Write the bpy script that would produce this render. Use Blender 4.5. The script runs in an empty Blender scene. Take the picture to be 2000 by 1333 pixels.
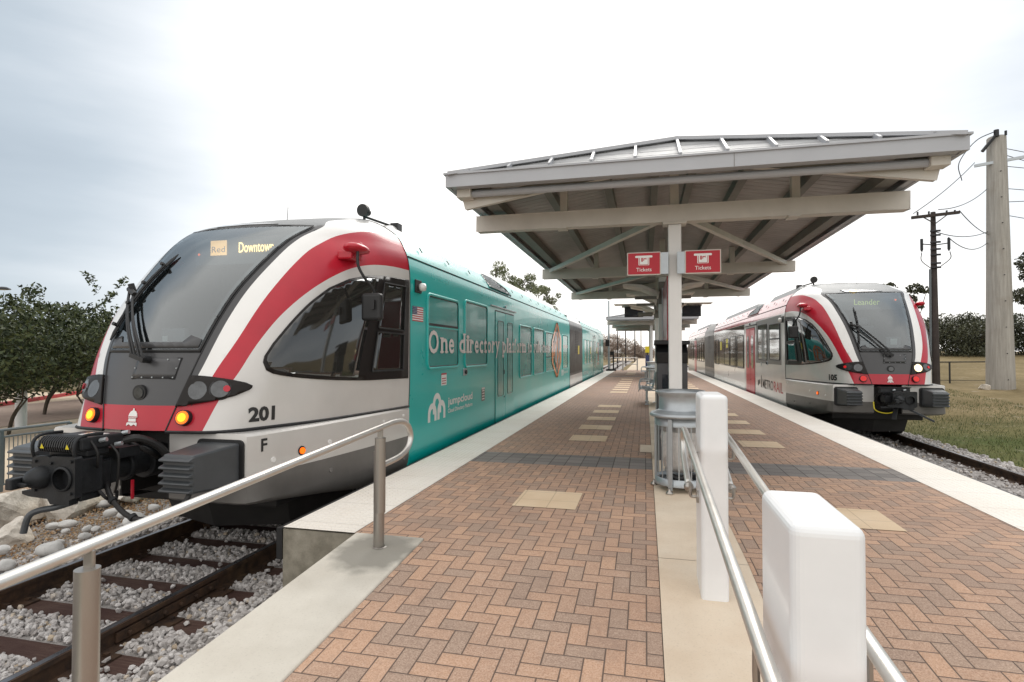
import bpy, math, random
import numpy as np
from mathutils import Vector
from mathutils.geometry import delaunay_2d_cdt, tessellate_polygon
random.seed(7); RNG=np.random.default_rng(11)
SC=bpy.context.scene; COL=SC.collection

# ------------------------------------------------------------------ camera
EZ=1.45; F=1090.0/2000.0
TH=math.atan(260/1090.0); PIT=math.atan(21.5/1090.0)
cam=bpy.data.cameras.new('camera'); co=bpy.data.objects.new('camera',cam); COL.objects.link(co)
cam.sensor_width=36; cam.lens=36*F; cam.clip_start=.05; cam.clip_end=2000
co.location=(0,0,EZ); co.rotation_euler=(math.pi/2+PIT,0,TH)
SC.camera=co
# ------------------------------------------------------------------ world (overcast day)
W=bpy.data.worlds.new('World'); SC.world=W; W.use_nodes=True
nt=W.node_tree; nt.nodes.clear()
def nn(t,ty,**k):
    n=t.nodes.new(ty)
    for a,b in k.items(): setattr(n,a,b)
    return n
sky=nn(nt,'ShaderNodeTexSky',sky_type='NISHITA',sun_disc=False,sun_elevation=math.radians(40),sun_rotation=math.radians(8))
bg1=nn(nt,'ShaderNodeBackground'); bg1.inputs[1].default_value=.10
nt.links.new(sky.outputs[0],bg1.inputs[0])
tc=nn(nt,'ShaderNodeTexCoord')
mp=nn(nt,'ShaderNodeMapping'); mp.inputs['Scale'].default_value=(1.5,1.5,7); mp.inputs['Rotation'].default_value=(0,.1,0)
nt.links.new(tc.outputs['Generated'],mp.inputs[0])
no=nn(nt,'ShaderNodeTexNoise'); no.inputs['Scale'].default_value=1.3; no.inputs['Detail'].default_value=5; no.inputs['Roughness'].default_value=.5
nt.links.new(mp.outputs[0],no.inputs[0])
# thicker bluish cloud to the left, thin bright cloud ahead and overhead
def vdot(v):
    d=nn(nt,'ShaderNodeVectorMath',operation='DOT_PRODUCT'); nt.links.new(tc.outputs['Generated'],d.inputs[0]); d.inputs[1].default_value=v; return d
def wm(op,a_,b_,c_=None,clamp=False):
    n=nn(nt,'ShaderNodeMath',operation=op); n.use_clamp=clamp
    for i,v in enumerate((a_,b_,c_)):
        if v is None: continue
        if hasattr(v,'is_output'): nt.links.new(v,n.inputs[i])
        else: n.inputs[i].default_value=v
    return n.outputs[0]
def wramp(v,a_,b_):
    n=nn(nt,'ShaderNodeMapRange'); n.interpolation_type='SMOOTHSTEP'; nt.links.new(v,n.inputs[0]); n.inputs[1].default_value=a_; n.inputs[2].default_value=b_; return n.outputs[0]
dl=wramp(vdot(tuple(Vector((-.94,.242,.242)).normalized())).outputs['Value'],.69,.985)
dr=wramp(vdot(tuple(Vector((.80,.42,.42)).normalized())).outputs['Value'],.60,1.0)
v=wm('MULTIPLY_ADD',dl,-.62,1.06); v=wm('MULTIPLY_ADD',dr,-.50,v); v=wm('ADD',v,wm('MULTIPLY_ADD',no.outputs[0],.42,-.21))
cr=nn(nt,'ShaderNodeValToRGB'); e=cr.color_ramp.elements
e[0].position=.0; e[0].color=(.20,.26,.32,1); e[1].position=1.0; e[1].color=(1.16,1.13,1.09,1)
for p,c in ((.25,(.30,.36,.42,1)),(.5,(.47,.53,.585,1)),(.72,(.77,.80,.83,1)),(.86,(.92,.915,.90,1))):
    x=e.new(p); x.color=c
nt.links.new(v,cr.inputs[0])
bg2=nn(nt,'ShaderNodeBackground'); bg2.inputs[1].default_value=1.0
nt.links.new(cr.outputs[0],bg2.inputs[0])
ash=nn(nt,'ShaderNodeMixShader'); ash.inputs[0].default_value=.93; nt.links.new(bg1.outputs[0],ash.inputs[1]); nt.links.new(bg2.outputs[0],ash.inputs[2])
wo=nn(nt,'ShaderNodeOutputWorld'); nt.links.new(ash.outputs[0],wo.inputs[0])
# ------------------------------------------------------------------ sun behind thin cloud
sl=bpy.data.lights.new('sun','SUN'); sl.energy=1.3; sl.angle=math.radians(30); sl.color=(1,.96,.90)
so=bpy.data.objects.new('sun',sl); COL.objects.link(so)
so.rotation_euler=(math.radians(-50),0,math.radians(-8)); so.location=(0,0,30)
SC.view_settings.view_transform='Standard'; SC.view_settings.look='None'; SC.view_settings.gamma=1; SC.view_settings.exposure=.38

# ------------------------------------------------------------------ materials
class X:
    """small wrapper for node maths"""
    def __init__(s,t,o): s.t=t; s.o=o
    def _m(s,op,b=None,c=None,clamp=False):
        n=s.t.nodes.new('ShaderNodeMath'); n.operation=op; n.use_clamp=clamp
        for i,v in enumerate((s,b,c)):
            if v is None: continue
            if isinstance(v,X): s.t.links.new(v.o,n.inputs[i])
            else: n.inputs[i].default_value=v
        return X(s.t,n.outputs[0])
    def __add__(s,b): return s._m('ADD',b)
    def __sub__(s,b): return s._m('SUBTRACT',b)
    def __mul__(s,b): return s._m('MULTIPLY',b)
    def __truediv__(s,b): return s._m('DIVIDE',b)
    def gt(s,b): return s._m('GREATER_THAN',b)
    def lt(s,b): return s._m('LESS_THAN',b)
    def floor(s): return s._m('FLOOR')
    def mod(s,b): return s._m('FLOORED_MODULO',b)
    def mn(s,b): return s._m('MINIMUM',b)
    def mx(s,b): return s._m('MAXIMUM',b)
    def ab(s): return s._m('ABSOLUTE')
    def clamp(s): return s._m('ADD',0.0,clamp=True)
    def pw(s,b): return s._m('POWER',b)
    def ramp(s,a,b):
        n=s.t.nodes.new('ShaderNodeMapRange'); s.t.links.new(s.o,n.inputs[0]); n.inputs[1].default_value=a; n.inputs[2].default_value=b; return X(s.t,n.outputs[0])
class M:
    def __init__(s,name):
        s.m=bpy.data.materials.new(name); s.m.use_nodes=True; s.t=s.m.node_tree; s.p=s.t.nodes['Principled BSDF']
        s._tc=None
    def pos(s):
        if not s._tc:
            g=nn(s.t,'ShaderNodeTexCoord'); s._tc=g.outputs['Object']
        return s._tc
    def wpos(s):
        g=nn(s.t,'ShaderNodeNewGeometry'); return g.outputs['Position']
    def xyz(s,o):
        n=nn(s.t,'ShaderNodeSeparateXYZ'); s.t.links.new(o,n.inputs[0]); return [X(s.t,q) for q in n.outputs]
    def noise(s,scale,detail=4,rough=.5,vec=None,stretch=None):
        v=vec or s.pos()
        if stretch:
            m=nn(s.t,'ShaderNodeMapping'); m.inputs['Scale'].default_value=stretch; s.t.links.new(v,m.inputs[0]); v=m.outputs[0]
        n=nn(s.t,'ShaderNodeTexNoise'); n.inputs['Scale'].default_value=scale; n.inputs['Detail'].default_value=detail; n.inputs['Roughness'].default_value=rough
        s.t.links.new(v,n.inputs[0]); return X(s.t,n.outputs[0])
    def vor(s,scale,vec=None,feature='F1',out='Distance'):
        n=nn(s.t,'ShaderNodeTexVoronoi',feature=feature); n.inputs['Scale'].default_value=scale
        s.t.links.new(vec or s.pos(),n.inputs[0]); return n.outputs[out]
    def wn(s,*c):
        k=nn(s.t,'ShaderNodeCombineXYZ')
        for i,v in enumerate(c): s.t.links.new(v.o,k.inputs[i])
        n=nn(s.t,'ShaderNodeTexWhiteNoise'); s.t.links.new(k.outputs[0],n.inputs[0]); return X(s.t,n.outputs[0])
    def isl(s):
        g=nn(s.t,'ShaderNodeNewGeometry'); return X(s.t,g.outputs['Random Per Island'])
    def mix(s,f,a,b):
        n=nn(s.t,'ShaderNodeMix',data_type='RGBA')
        if isinstance(f,X): s.t.links.new(f.o,n.inputs[0])
        else: n.inputs[0].default_value=f
        for i,v in ((6,a),(7,b)):
            if isinstance(v,tuple): n.inputs[i].default_value=(*v[:3],1)
            else: s.t.links.new(v,n.inputs[i])
        return n.outputs[2]
    def rampc(s,f,stops):
        n=nn(s.t,'ShaderNodeValToRGB'); el=n.color_ramp.elements
        el[0].position,el[0].color=stops[0][0],(*stops[0][1],1); el[1].position,el[1].color=stops[-1][0],(*stops[-1][1],1)
        for p,c in stops[1:-1]: q=el.new(p); q.color=(*c,1)
        s.t.links.new(f.o,n.inputs[0]); return n.outputs[0]
    def set(s,**k):
        for a,b in k.items():
            i=s.p.inputs[{'col':'Base Color','rough':'Roughness','metal':'Metallic','spec':'Specular IOR Level','coat':'Coat Weight','coatr':'Coat Roughness','em':'Emission Color','ems':'Emission Strength','alpha':'Alpha','trans':'Transmission Weight'}[a]]
            if isinstance(b,X): s.t.links.new(b.o,i)
            elif isinstance(b,tuple): i.default_value=(*b[:3],1)
            elif isinstance(b,(int,float)): i.default_value=b
            else: s.t.links.new(b,i)
        return s
    def bump(s,h,st=.3,dist=.01):
        n=nn(s.t,'ShaderNodeBump'); n.inputs['Strength'].default_value=st; n.inputs['Distance'].default_value=dist
        s.t.links.new(h.o,n.inputs['Height']); s.t.links.new(n.outputs[0],s.p.inputs['Normal']); return s
def paint(name,col,rough=.35,metal=0,coat=0,dirt=.12,scale=3,bump=0,stretch=None,spec=.5,bscale=60):
    m=M(name); n=m.noise(scale,5,.6,stretch=stretch); d=tuple(c*(1-dirt*2.2) for c in col); l=tuple(min(1,c*(1+dirt*.6)) for c in col)
    m.set(col=m.mix(n.ramp(.25,.75),d,l),metal=metal,coat=coat,spec=spec)
    m.set(rough=n.ramp(.2,.8)*.12+(rough-.06)); m.set(coatr=.04)
    if bump: m.bump(m.noise(bscale,3),bump,.004)
    return m.m
def emit(name,col,s):
    m=M(name); m.set(col=col,em=col,ems=s,rough=.4); return m.m
MAT={}
def wheel_orange(): pass
MAT['silver']=paint('silver_paint',(.64,.62,.595),.34,.12,.45,.05,1.2)
MAT['white']=paint('white_paint',(.80,.79,.77),.3,0,.6,.03,1.5)
MAT['red']=paint('red_paint',(.47,.012,.030),.33,0,.22,.08,1.5,spec=.4)
MAT['teal']=paint('teal_wrap',(.0,.46,.425),.30,0,.22,.05,.8)
MAT['tealglass']=paint('teal_window_film',(.003,.30,.275),.22,0,.25,.12,.6,spec=.4)
MAT['redroof']=paint('red_roof_gloss',(.47,.03,.05),.25,0,.7,.05,1.5,spec=.8)
MAT['tealroof']=paint('teal_roof_gloss',(.01,.46,.43),.28,0,.4,.05,.8,spec=.6)
MAT['darkgrey']=paint('dark_grey_mask_paint',(.050,.050,.053),.38,0,.2,.08,2)
MAT['grey']=paint('grey_lower_paint',(.17,.16,.15),.45,0,.1,.15,2)
MAT['forehead']=paint('forehead_panel',(.27,.28,.285),.55,0,0,.05,2,spec=.25)
MAT['black']=paint('black_rubber',(.012,.012,.013),.5,0,0,.1,5)
MAT['gasket']=paint('brown_black_gasket',(.014,.011,.010),.4,0,0,.1,3,spec=.25)
MAT['under']=paint('underframe_black',(.02,.018,.017),.7,0,0,.3,4)
MAT['buffer']=paint('buffer_grey',(.066,.072,.078),.42,.1,.1,.12,3,.1)
MAT['iron']=paint('coupler_iron',(.026,.028,.031),.5,.4,0,.25,9,.3)
MAT['hose']=paint('hose_rubber',(.015,.014,.014),.55,0,0,.2,9)
MAT['roofseam']=paint('seam_black',(.02,.02,.02),.6)
MAT['lensg']=paint('lamp_glass',(.085,.09,.095),.08,.2,.6,.25,14)
MAT['amber']=emit('amber_lamp',(1,.13,.003),1.1)
MAT['amberin']=emit('amber_lamp_core',(1,.42,.01),1.3)
MAT['redlamp']=emit('red_lamp',(.62,.01,.01),.25)
MAT['warm']=emit('white_headlight',(1,.78,.42),1.6)
MAT['led']=emit('led_orange',(1,.62,.22),3.0)
MAT['ledbg']=emit('led_panel_orange',(1,.55,.20),1.1)
MAT['ledg']=emit('led_green',(.50,.60,.14),.55)
def glass(name,base,refl,rough=.03,fac=.75,through=False):
    m=M(name); t=m.t
    m.set(col=m.mix(m.noise(.9,3).ramp(.35,.65),tuple(c*.8 for c in base),tuple(c*1.2 for c in base)),rough=rough,spec=.6)
    g=nn(t,'ShaderNodeBsdfGlossy'); g.inputs['Roughness'].default_value=rough; g.inputs['Color'].default_value=(.9,.95,.97,1)
    lw=nn(t,'ShaderNodeLayerWeight'); lw.inputs['Blend'].default_value=.25
    f=X(t,lw.outputs['Facing'])*fac+refl
    mx=nn(t,'ShaderNodeMixShader'); t.links.new(f.clamp().o,mx.inputs[0]); t.links.new(m.p.outputs[0],mx.inputs[1])
    if through:
        tr=nn(t,'ShaderNodeBsdfTransparent'); tr.inputs[0].default_value=(*base,1); t.links.new(tr.outputs[0],mx.inputs[1])
    if True: t.links.new(g.outputs[0],mx.inputs[2])
    t.links.new(mx.outputs[0],t.nodes['Material Output'].inputs[0]); return m.m
MAT['wind']=glass('windshield_glass',(.52,.60,.63),.12,.045,.48,True)
MAT['farwind']=glass('far_windshield_glass',(.05,.06,.07),.1)
MAT['inner']=paint('cab_interior',(.16,.165,.17),.7)
MAT['paper']=paint('paper_notice',(.65,.66,.60),.7)
MAT['sideglass']=glass('cab_side_glass',(.024,.023,.021),.02,.05,.20)
MAT['paxglass']=glass('passenger_glass',(.03,.035,.035),.12,.04,.4)
MAT['darkglass']=glass('dark_band_glass',(.012,.012,.013),.05,.06,.38)
MAT['txtpink']=paint('lettering_pale_grey',(.72,.67,.65),.4,0,.1,.03)
MAT['txtwhite']=paint('lettering_white',(.8,.8,.78),.4,0,.3,.03)
MAT['txtblack']=paint('lettering_black',(.02,.02,.02),.4)
MAT['navy']=paint('flag_blue',(.03,.04,.13),.4)
MAT['orange']=paint('art_orange',(.75,.20,.03),.35,0,.5)
MAT['artbrown']=paint('art_brown',(.25,.08,.06),.35,0,.5)
MAT['artblue']=paint('art_pale_blue',(.45,.55,.65),.35,0,.5)
MAT['yellow']=paint('yellow_sticker',(.75,.62,.02),.4)
MAT['steel']=paint('brushed_stainless',(.40,.375,.345),.36,.9,0,.06,40,stretch=(60,60,1.5))
MAT['steelrail']=paint('handrail_stainless',(.70,.68,.64),.40,.85,0,.04,8)
MAT['galv']=paint('silver_powder_coat',(.40,.43,.45),.35,.55,0,.06,12)
MAT['beam']=paint('cream_grey_steel_paint',(.62,.585,.53),.45,0,0,.08,2.2,.05)
MAT['post']=paint('white_steel_paint',(.76,.75,.73),.4,0,.1,.04,2)
MAT['fascia']=paint('fascia_grey_paint',(.40,.41,.435),.42,0,.1,.05,1.5)
MAT['purlin']=paint('purlin_dark_paint',(.20,.19,.17),.55,0,0,.15,2)
MAT['bollard']=paint('white_enamel',(.80,.81,.82),.34,0,.15,.05,2.6,.08,bscale=25)
MAT['signred']=paint('sign_red',(.47,.02,.035),.4,0,.05,.03,spec=.3)
MAT['panelred']=paint('panel_dark_red',(.30,.01,.02),.35,0,.2,.05)
MAT['tvm']=paint('charcoal_enamel',(.05,.05,.055),.4,0,.1,.08)
MAT['screen']=paint('dark_screen',(.012,.014,.02),.12,0,.5,.05)
def deck(name,col,axis):
    m=M(name); x,y,z=m.xyz(m.pos()); c=(y if axis=='y' else x)
    f=(c/.15).mod(1.0); r=(f-.5).ab()
    n=m.noise(3,4); m.set(col=m.mix(n.ramp(.3,.7),tuple(q*.8 for q in col),col),rough=.5,metal=.1)
    return m.bump(r.ramp(.36,.48),.8,.03).m
MAT['soffit']=deck('ribbed_metal_soffit',(.41,.385,.375),'y')
MAT['roofmetal']=deck('standing_seam_roof',(.43,.435,.44),'y')
def concrete(name,a,b,scale=2.0,bump=.25,stain=None):
    m=M(name); n=m.noise(scale,8,.65); n2=m.noise(90,3,.6); n3=m.noise(.6,4,.6)
    c=m.mix(n.ramp(.3,.72),a,b); c=m.mix(n3.ramp(.45,.75)*.35,c,tuple(q*.55 for q in a)); c=m.mix(n2.ramp(.55,.75)*.25,c,tuple(q*.5 for q in a))
    if stain:
        sx,sy,sr=stain; x,y,z=m.xyz(m.wpos()); dd=((x-sx)*(x-sx)+(y-sy)*(y-sy)*.7).pw(.5)
        k=((dd+m.noise(7,5)*.26)/sr).ramp(1.15,.85); c=m.mix(k*.75,c,(.20,.19,.165))
    m.set(col=c,rough=.85,spec=.2); return m.bump(n2*.5+n,bump,.006).m
MAT['curb']=concrete('curb_concrete',(.56,.52,.45),(.70,.665,.59),1.7,.2,(-1.93,3.78,.42))
MAT['strip']=concrete('buff_concrete',(.64,.51,.38),(.77,.67,.54),1.5,.2)
MAT['conc']=concrete('grey_concrete',(.12,.105,.08),(.42,.385,.32),3.2,.8)
def polem():
    m=M('pole_concrete'); a=m.noise(2,7,.65,stretch=(6,6,.35)); b=m.noise(30,4,.6); c_=m.noise(.9,4,.5)
    c=m.mix(a.ramp(.3,.7),(.27,.255,.23),(.43,.41,.375)); c=m.mix(b.ramp(.55,.75)*.3,c,(.18,.165,.15)); c=m.mix(c_.ramp(.55,.7)*.35,c,(.24,.2,.16))
    m.set(col=c,rough=.85,spec=.2); return m.bump(b+a,.4,.01).m
MAT['polec']=polem()
MAT['walk']=concrete('sidewalk_concrete',(.34,.24,.17),(.42,.32,.24),.8,.15)
MAT['lot']=concrete('parking_concrete',(.50,.40,.29),(.60,.51,.39),.5,.15)
MAT['road']=concrete('reddish_road',(.30,.22,.18),(.36,.28,.23),.5,.15)
MAT['ballastsheet']=concrete('ballast_sheet',(.20,.185,.175),(.46,.435,.42),22,1.0)
MAT['curbred']=paint('curb_red_paint',(.5,.03,.035),.6,0,0,.2,2)
def tactile():
    m=M('tactile_tile'); x,y,z=m.xyz(m.wpos())
    fx=((x+.02)/.06).mod(1.0)-.5; fy=(y/.06).mod(1.0)-.5
    r=(fx*fx+fy*fy).pw(.5); dome=r.ramp(.36,.20)
    ty=((y/.61).mod(1.0)-.5).ab(); seam=ty.ramp(.495,.4985)
    n=m.noise(1.1,6,.6,vec=m.wpos()); n2=m.noise(25,4,.6,vec=m.wpos())
    c=m.mix(n.ramp(.3,.7),(.76,.70,.62),(.84,.80,.74)); c=m.mix(dome*.35,c,(.86,.84,.80)); c=m.mix(seam*.6,c,(.3,.27,.24)); c=m.mix(n2.ramp(.6,.8)*.25,c,(.45,.38,.30))
    m.set(col=c,rough=.6,spec=.3); return m.bump(dome-seam*.8,.9,.006).m
MAT['tactile']=tactile()
def bricks():
    m=M('herringbone_brick'); t=m.t; x,y,z=m.xyz(m.wpos())
    U=.1016; px=(x+40.03)/U; py=(y+40.05)/U
    i=px.floor(); j=py.floor(); fx=px-i; fy=py-j
    k=(i-j).mod(4.0)
    hz=k.lt(1.5); second=((k-1).ab().lt(.5)); vtop=((k-2).ab().lt(.5)); vbot=(k.gt(2.5))
    # brick local coordinates (a along, b across) in units
    bi=i-second; bj=j-vtop
    lx=px-bi; ly=py-bj
    Lx=hz+1.0; Ly=X(t,(hz*-1.0+2.0).o)
    d=(lx.mn(Lx-lx)).mn(ly.mn(Ly-ly))
    joint=d.ramp(.052,.018); edge=d.ramp(.16,.04)
    rnd=m.wn(bi,bj,hz); rnd2=m.wn(bj,hz,bi)
    n=m.noise(.55,4,.6,vec=m.wpos()); sp=m.noise(120,3,.85,vec=m.wpos()); sp2=m.noise(30,5,.75,vec=m.wpos()); st=m.noise(2.3,5,.7,vec=m.wpos())
    c=m.rampc(rnd,[(0,(.335,.235,.175)),(.28,(.37,.255,.188)),(.36,(.44,.275,.188)),(.64,(.49,.300,.198)),(.74,(.53,.315,.20)),(1,(.56,.34,.22))])
    c=m.mix(rnd2*.30,c,(.255,.165,.13))
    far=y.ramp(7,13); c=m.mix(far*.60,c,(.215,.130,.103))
    c=m.mix(sp.ramp(.42,.68)*.62,c,(.70,.54,.43)); c=m.mix(sp.ramp(.50,.34)*.5,c,(.24,.165,.13)); c=m.mix(st.ramp(.56,.68)*.30,c,(.20,.145,.12)); c=m.mix(st.ramp(.40,.28)*.22,c,(.60,.47,.38)); c=m.mix(sp2.ramp(.5,.8)*.35,c,(.16,.11,.09)); c=m.mix(n.ramp(.45,.8)*.4,c,(.24,.155,.12))
    # charcoal bands
    b1=(y.gt(7.12))*(y.lt(7.86)); b2=(y.gt(33.5))*(y.lt(34.3)); band=(b1+b2).mn(1.0)
    gx=((x/.2032).mod(1.0)-.5).ab(); gy=((y/.2032).mod(1.0)-.5).ab(); gj=(gx.mx(gy)).ramp(.465,.49)
    bc=m.mix(m.wn((x/.2032).floor(),(y/.2032).floor(),hz*0.0),(.15,.14,.135),(.235,.215,.20))
    c=m.mix(joint*(band*-1.0+1.0),c,(.13,.095,.075)); c=m.mix(band,c,m.mix(gj,m.mix(sp.ramp(.4,.7)*.4,bc,(.36,.33,.31)),(.06,.05,.045)))
    m.set(col=c,rough=.82,spec=.25)
    h=((edge+joint)*-1.0)*(band*-1.0+1.0)-gj*band+sp*.35+sp2*.3+rnd*.5
    return m.bump(h,.55,.005).m
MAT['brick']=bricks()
def buff():
    m=M('buff_paver'); x,y,z=m.xyz(m.pos()); n=m.noise(1.7,5,.6); sp=m.noise(160,2,.7)
    c=m.mix(n.ramp(.3,.7),(.66,.50,.33),(.76,.61,.44)); c=m.mix(sp.ramp(.4,.7)*.3,c,(.52,.38,.25))
    g=(((x/.3).mod(1.0)-.5).ab()).mx(((y/.3).mod(1.0)-.5).ab()); gj=g.ramp(.48,.495)
    m.set(col=m.mix(gj*.6,c,(.38,.29,.2)),rough=.8,spec=.2); return m.bump(sp*.3-gj,.4,.004).m
MAT['buff']=buff()
def stones(name,stops,rough=.9,sc=60):
    m=M(name); r=m.isl(); n=m.noise(sc,4,.7); c=m.rampc(r,stops); c=m.mix(n.ramp(.35,.8)*.4,c,tuple(q*.5 for q in stops[0][1]))
    m.set(col=c,rough=rough,spec=.2); return m.m
MAT['ballast']=stones('ballast_stone',[(0,(.33,.305,.29)),(.5,(.50,.475,.46)),(.92,(.66,.635,.62)),(.98,(.55,.45,.33)),(1,(.40,.32,.24))])
MAT['pebble']=stones('garden_pebble',[(0,(.28,.15,.07)),(.25,(.42,.27,.14)),(.5,(.34,.27,.2)),(.7,(.50,.40,.28)),(.85,(.22,.16,.12)),(1,(.62,.56,.48))])
def rockm():
    m=M('limestone'); n=m.noise(3,8,.7); n2=m.noise(18,5,.7)
    c=m.mix(n.ramp(.35,.65),(.42,.38,.33),(.72,.68,.62)); c=m.mix(n2.ramp(.5,.8)*.6,c,(.2,.18,.15)); c=m.mix(m.noise(1.3,4).ramp(.5,.7)*.4,c,(.50,.38,.24))
    m.set(col=c,rough=.9,spec=.2); return m.bump(n2+n,.7,.02).m
MAT['rock']=rockm()
def cobble():
    m=M('river_stone'); n=m.noise(4,6,.6); n2=m.noise(40,4,.6)
    c=m.mix(n.ramp(.3,.7),(.42,.42,.41),(.66,.65,.63)); c=m.mix(n2.ramp(.55,.8)*.4,c,(.2,.2,.19))
    m.set(col=c,rough=.85,spec=.2); return m.bump(n2,.3,.008).m
MAT['cobble']=cobble()
def wood(name,a,b,st):
    m=M(name); n=m.noise(6,6,.7,stretch=st); n2=m.noise(2,4)
    m.set(col=m.mix(n.ramp(.3,.7),a,m.mix(n2.ramp(.4,.7),b,a)),rough=.85,spec=.2); return m.bump(n,.8,.01).m
MAT['sleeper']=wood('creosoted_timber',(.055,.028,.024),(.13,.085,.068),(.6,12,12))
MAT['polewood']=wood('pole_timber',(.035,.028,.026),(.075,.062,.055),(12,12,.5))
def railm():
    m=M('rusted_rail'); n=m.noise(9,6,.7); n2=m.noise(1.2,4,.6)
    m.set(col=m.mix(n.ramp(.35,.7),(.028,.017,.013),m.mix(n2.ramp(.5,.8),(.09,.048,.026),(.17,.11,.055))),rough=.75,metal=.2); return m.bump(n,.4,.006).m
MAT['rail']=railm()
MAT['railtop']=paint('worn_rail_head',(.22,.22,.24),.3,.8,0,.2,6)
def foliage(name,a,b,c3):
    m=M(name); r=m.isl(); n=m.noise(1.1,3)
    c=m.rampc(r,[(0,a),(.45,b),(.9,c3),(1,tuple(q*1.5 for q in c3))]); c=m.mix(n.ramp(.3,.7)*.4,c,a)
    m.set(col=c,rough=.55,spec=.3); 
    return m.m
MAT['leaf']=foliage('dark_olive_leaf',(.016,.026,.010),(.042,.058,.020),(.085,.10,.038))
MAT['leafoak']=foliage('live_oak_leaf',(.03,.034,.02),(.065,.070,.04),(.11,.115,.065))
MAT['leaflight']=foliage('pale_green_leaf',(.13,.15,.08),(.20,.23,.13),(.28,.30,.19))
MAT['leafbrown']=foliage('bare_twig',(.20,.15,.12),(.28,.22,.18),(.36,.29,.24))
MAT['bark']=wood('bark',(.05,.038,.028),(.11,.09,.07),(8,8,1))
def grassg():
    m=M('dry_grass_ground'); p=m.wpos(); x,y,z=m.xyz(p)
    n=m.noise(.35,6,.65,vec=p); n2=m.noise(6,5,.7,vec=p); n3=m.noise(1.6,5,.7,vec=p)
    c=m.mix(n.ramp(.35,.65),(.055,.085,.02),(.135,.135,.05)); c=m.mix((y+x*.3).ramp(18,25)*.85,c,m.mix(n.ramp(.4,.7),(.21,.155,.085),(.31,.235,.135)))
    c=m.mix(n2.ramp(.4,.75)*.5,c,(.09,.075,.03)); c=m.mix(n3.ramp(.60,.72)*.55,c,(.42,.36,.29))
    c=m.mix(x.ramp(-12,-20)*1.0,c,(.2,.17,.11))
    m.set(col=c,rough=.95,spec=.1); return m.bump(n2,.8,.05).m
MAT['ground']=grassg()
MAT['blade']=foliage('grass_blade',(.04,.065,.015),(.075,.105,.03),(.19,.18,.08))
MAT['wire']=paint('cable_black',(.03,.03,.035),.6)
MAT['fence']=paint('fence_black',(.02,.02,.02),.6)
MAT['railgrey']=paint('railing_grey',(.13,.15,.16),.45,.2)
MAT['bag']=paint('clear_trash_bag',(.62,.60,.58),.3,0,.3,.15,14)

# ------------------------------------------------------------------ mesh helpers
def tag(o,label=None,cat=None,group=None,kind=None):
    for k,v in (('label',label),('category',cat),('group',group),('kind',kind)):
        if v: o[k]=v
    return o
def thing(name,label,cat,loc=(0,0,0),group=None,rz=0):
    o=bpy.data.objects.new(name,None); COL.objects.link(o); o.location=loc; o.rotation_euler=(0,0,rz); o.empty_display_size=.2
    return tag(o,label,cat,group)
def obj(name,V,Fc,mats,parent=None,mi=None,smooth=False,bevel=0,off=(0,0,0),seg=2):
    me=bpy.data.meshes.new(name)
    V=np.asarray(V,dtype=np.float64)-np.asarray(off)
    me.from_pydata([tuple(v) for v in V],[],Fc)
    if not isinstance(mats,(list,tuple)): mats=[mats]
    for m in mats: me.materials.append(MAT[m])
    if mi is not None: me.polygons.foreach_set('material_index',mi)
    if smooth: me.polygons.foreach_set('use_smooth',[True]*len(me.polygons))
    me.update()
    o=bpy.data.objects.new(name,me); COL.objects.link(o)
    if parent: o.parent=parent
    if bevel:
        b=o.modifiers.new('bevel','BEVEL'); b.width=bevel; b.segments=seg; b.limit_method='ANGLE'; b.angle_limit=math.radians(40)
    return o
def fastobj(name,V,Fq,mat,parent=None,smooth=False):
    """V (n,3) Fq (m,k) numpy"""
    me=bpy.data.meshes.new(name); n,k=Fq.shape
    me.vertices.add(len(V)); me.vertices.foreach_set('co',np.ascontiguousarray(V,dtype=np.float32).ravel())
    me.loops.add(n*k); me.loops.foreach_set('vertex_index',Fq.astype(np.int32).ravel())
    me.polygons.add(n); me.polygons.foreach_set('loop_start',np.arange(0,n*k,k,dtype=np.int32))
    me.polygons.foreach_set('use_smooth',np.full(n,smooth)); me.materials.append(MAT[mat]); me.update(calc_edges=True)
    o=bpy.data.objects.new(name,me); COL.objects.link(o)
    if parent: o.parent=parent
    return o
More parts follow.
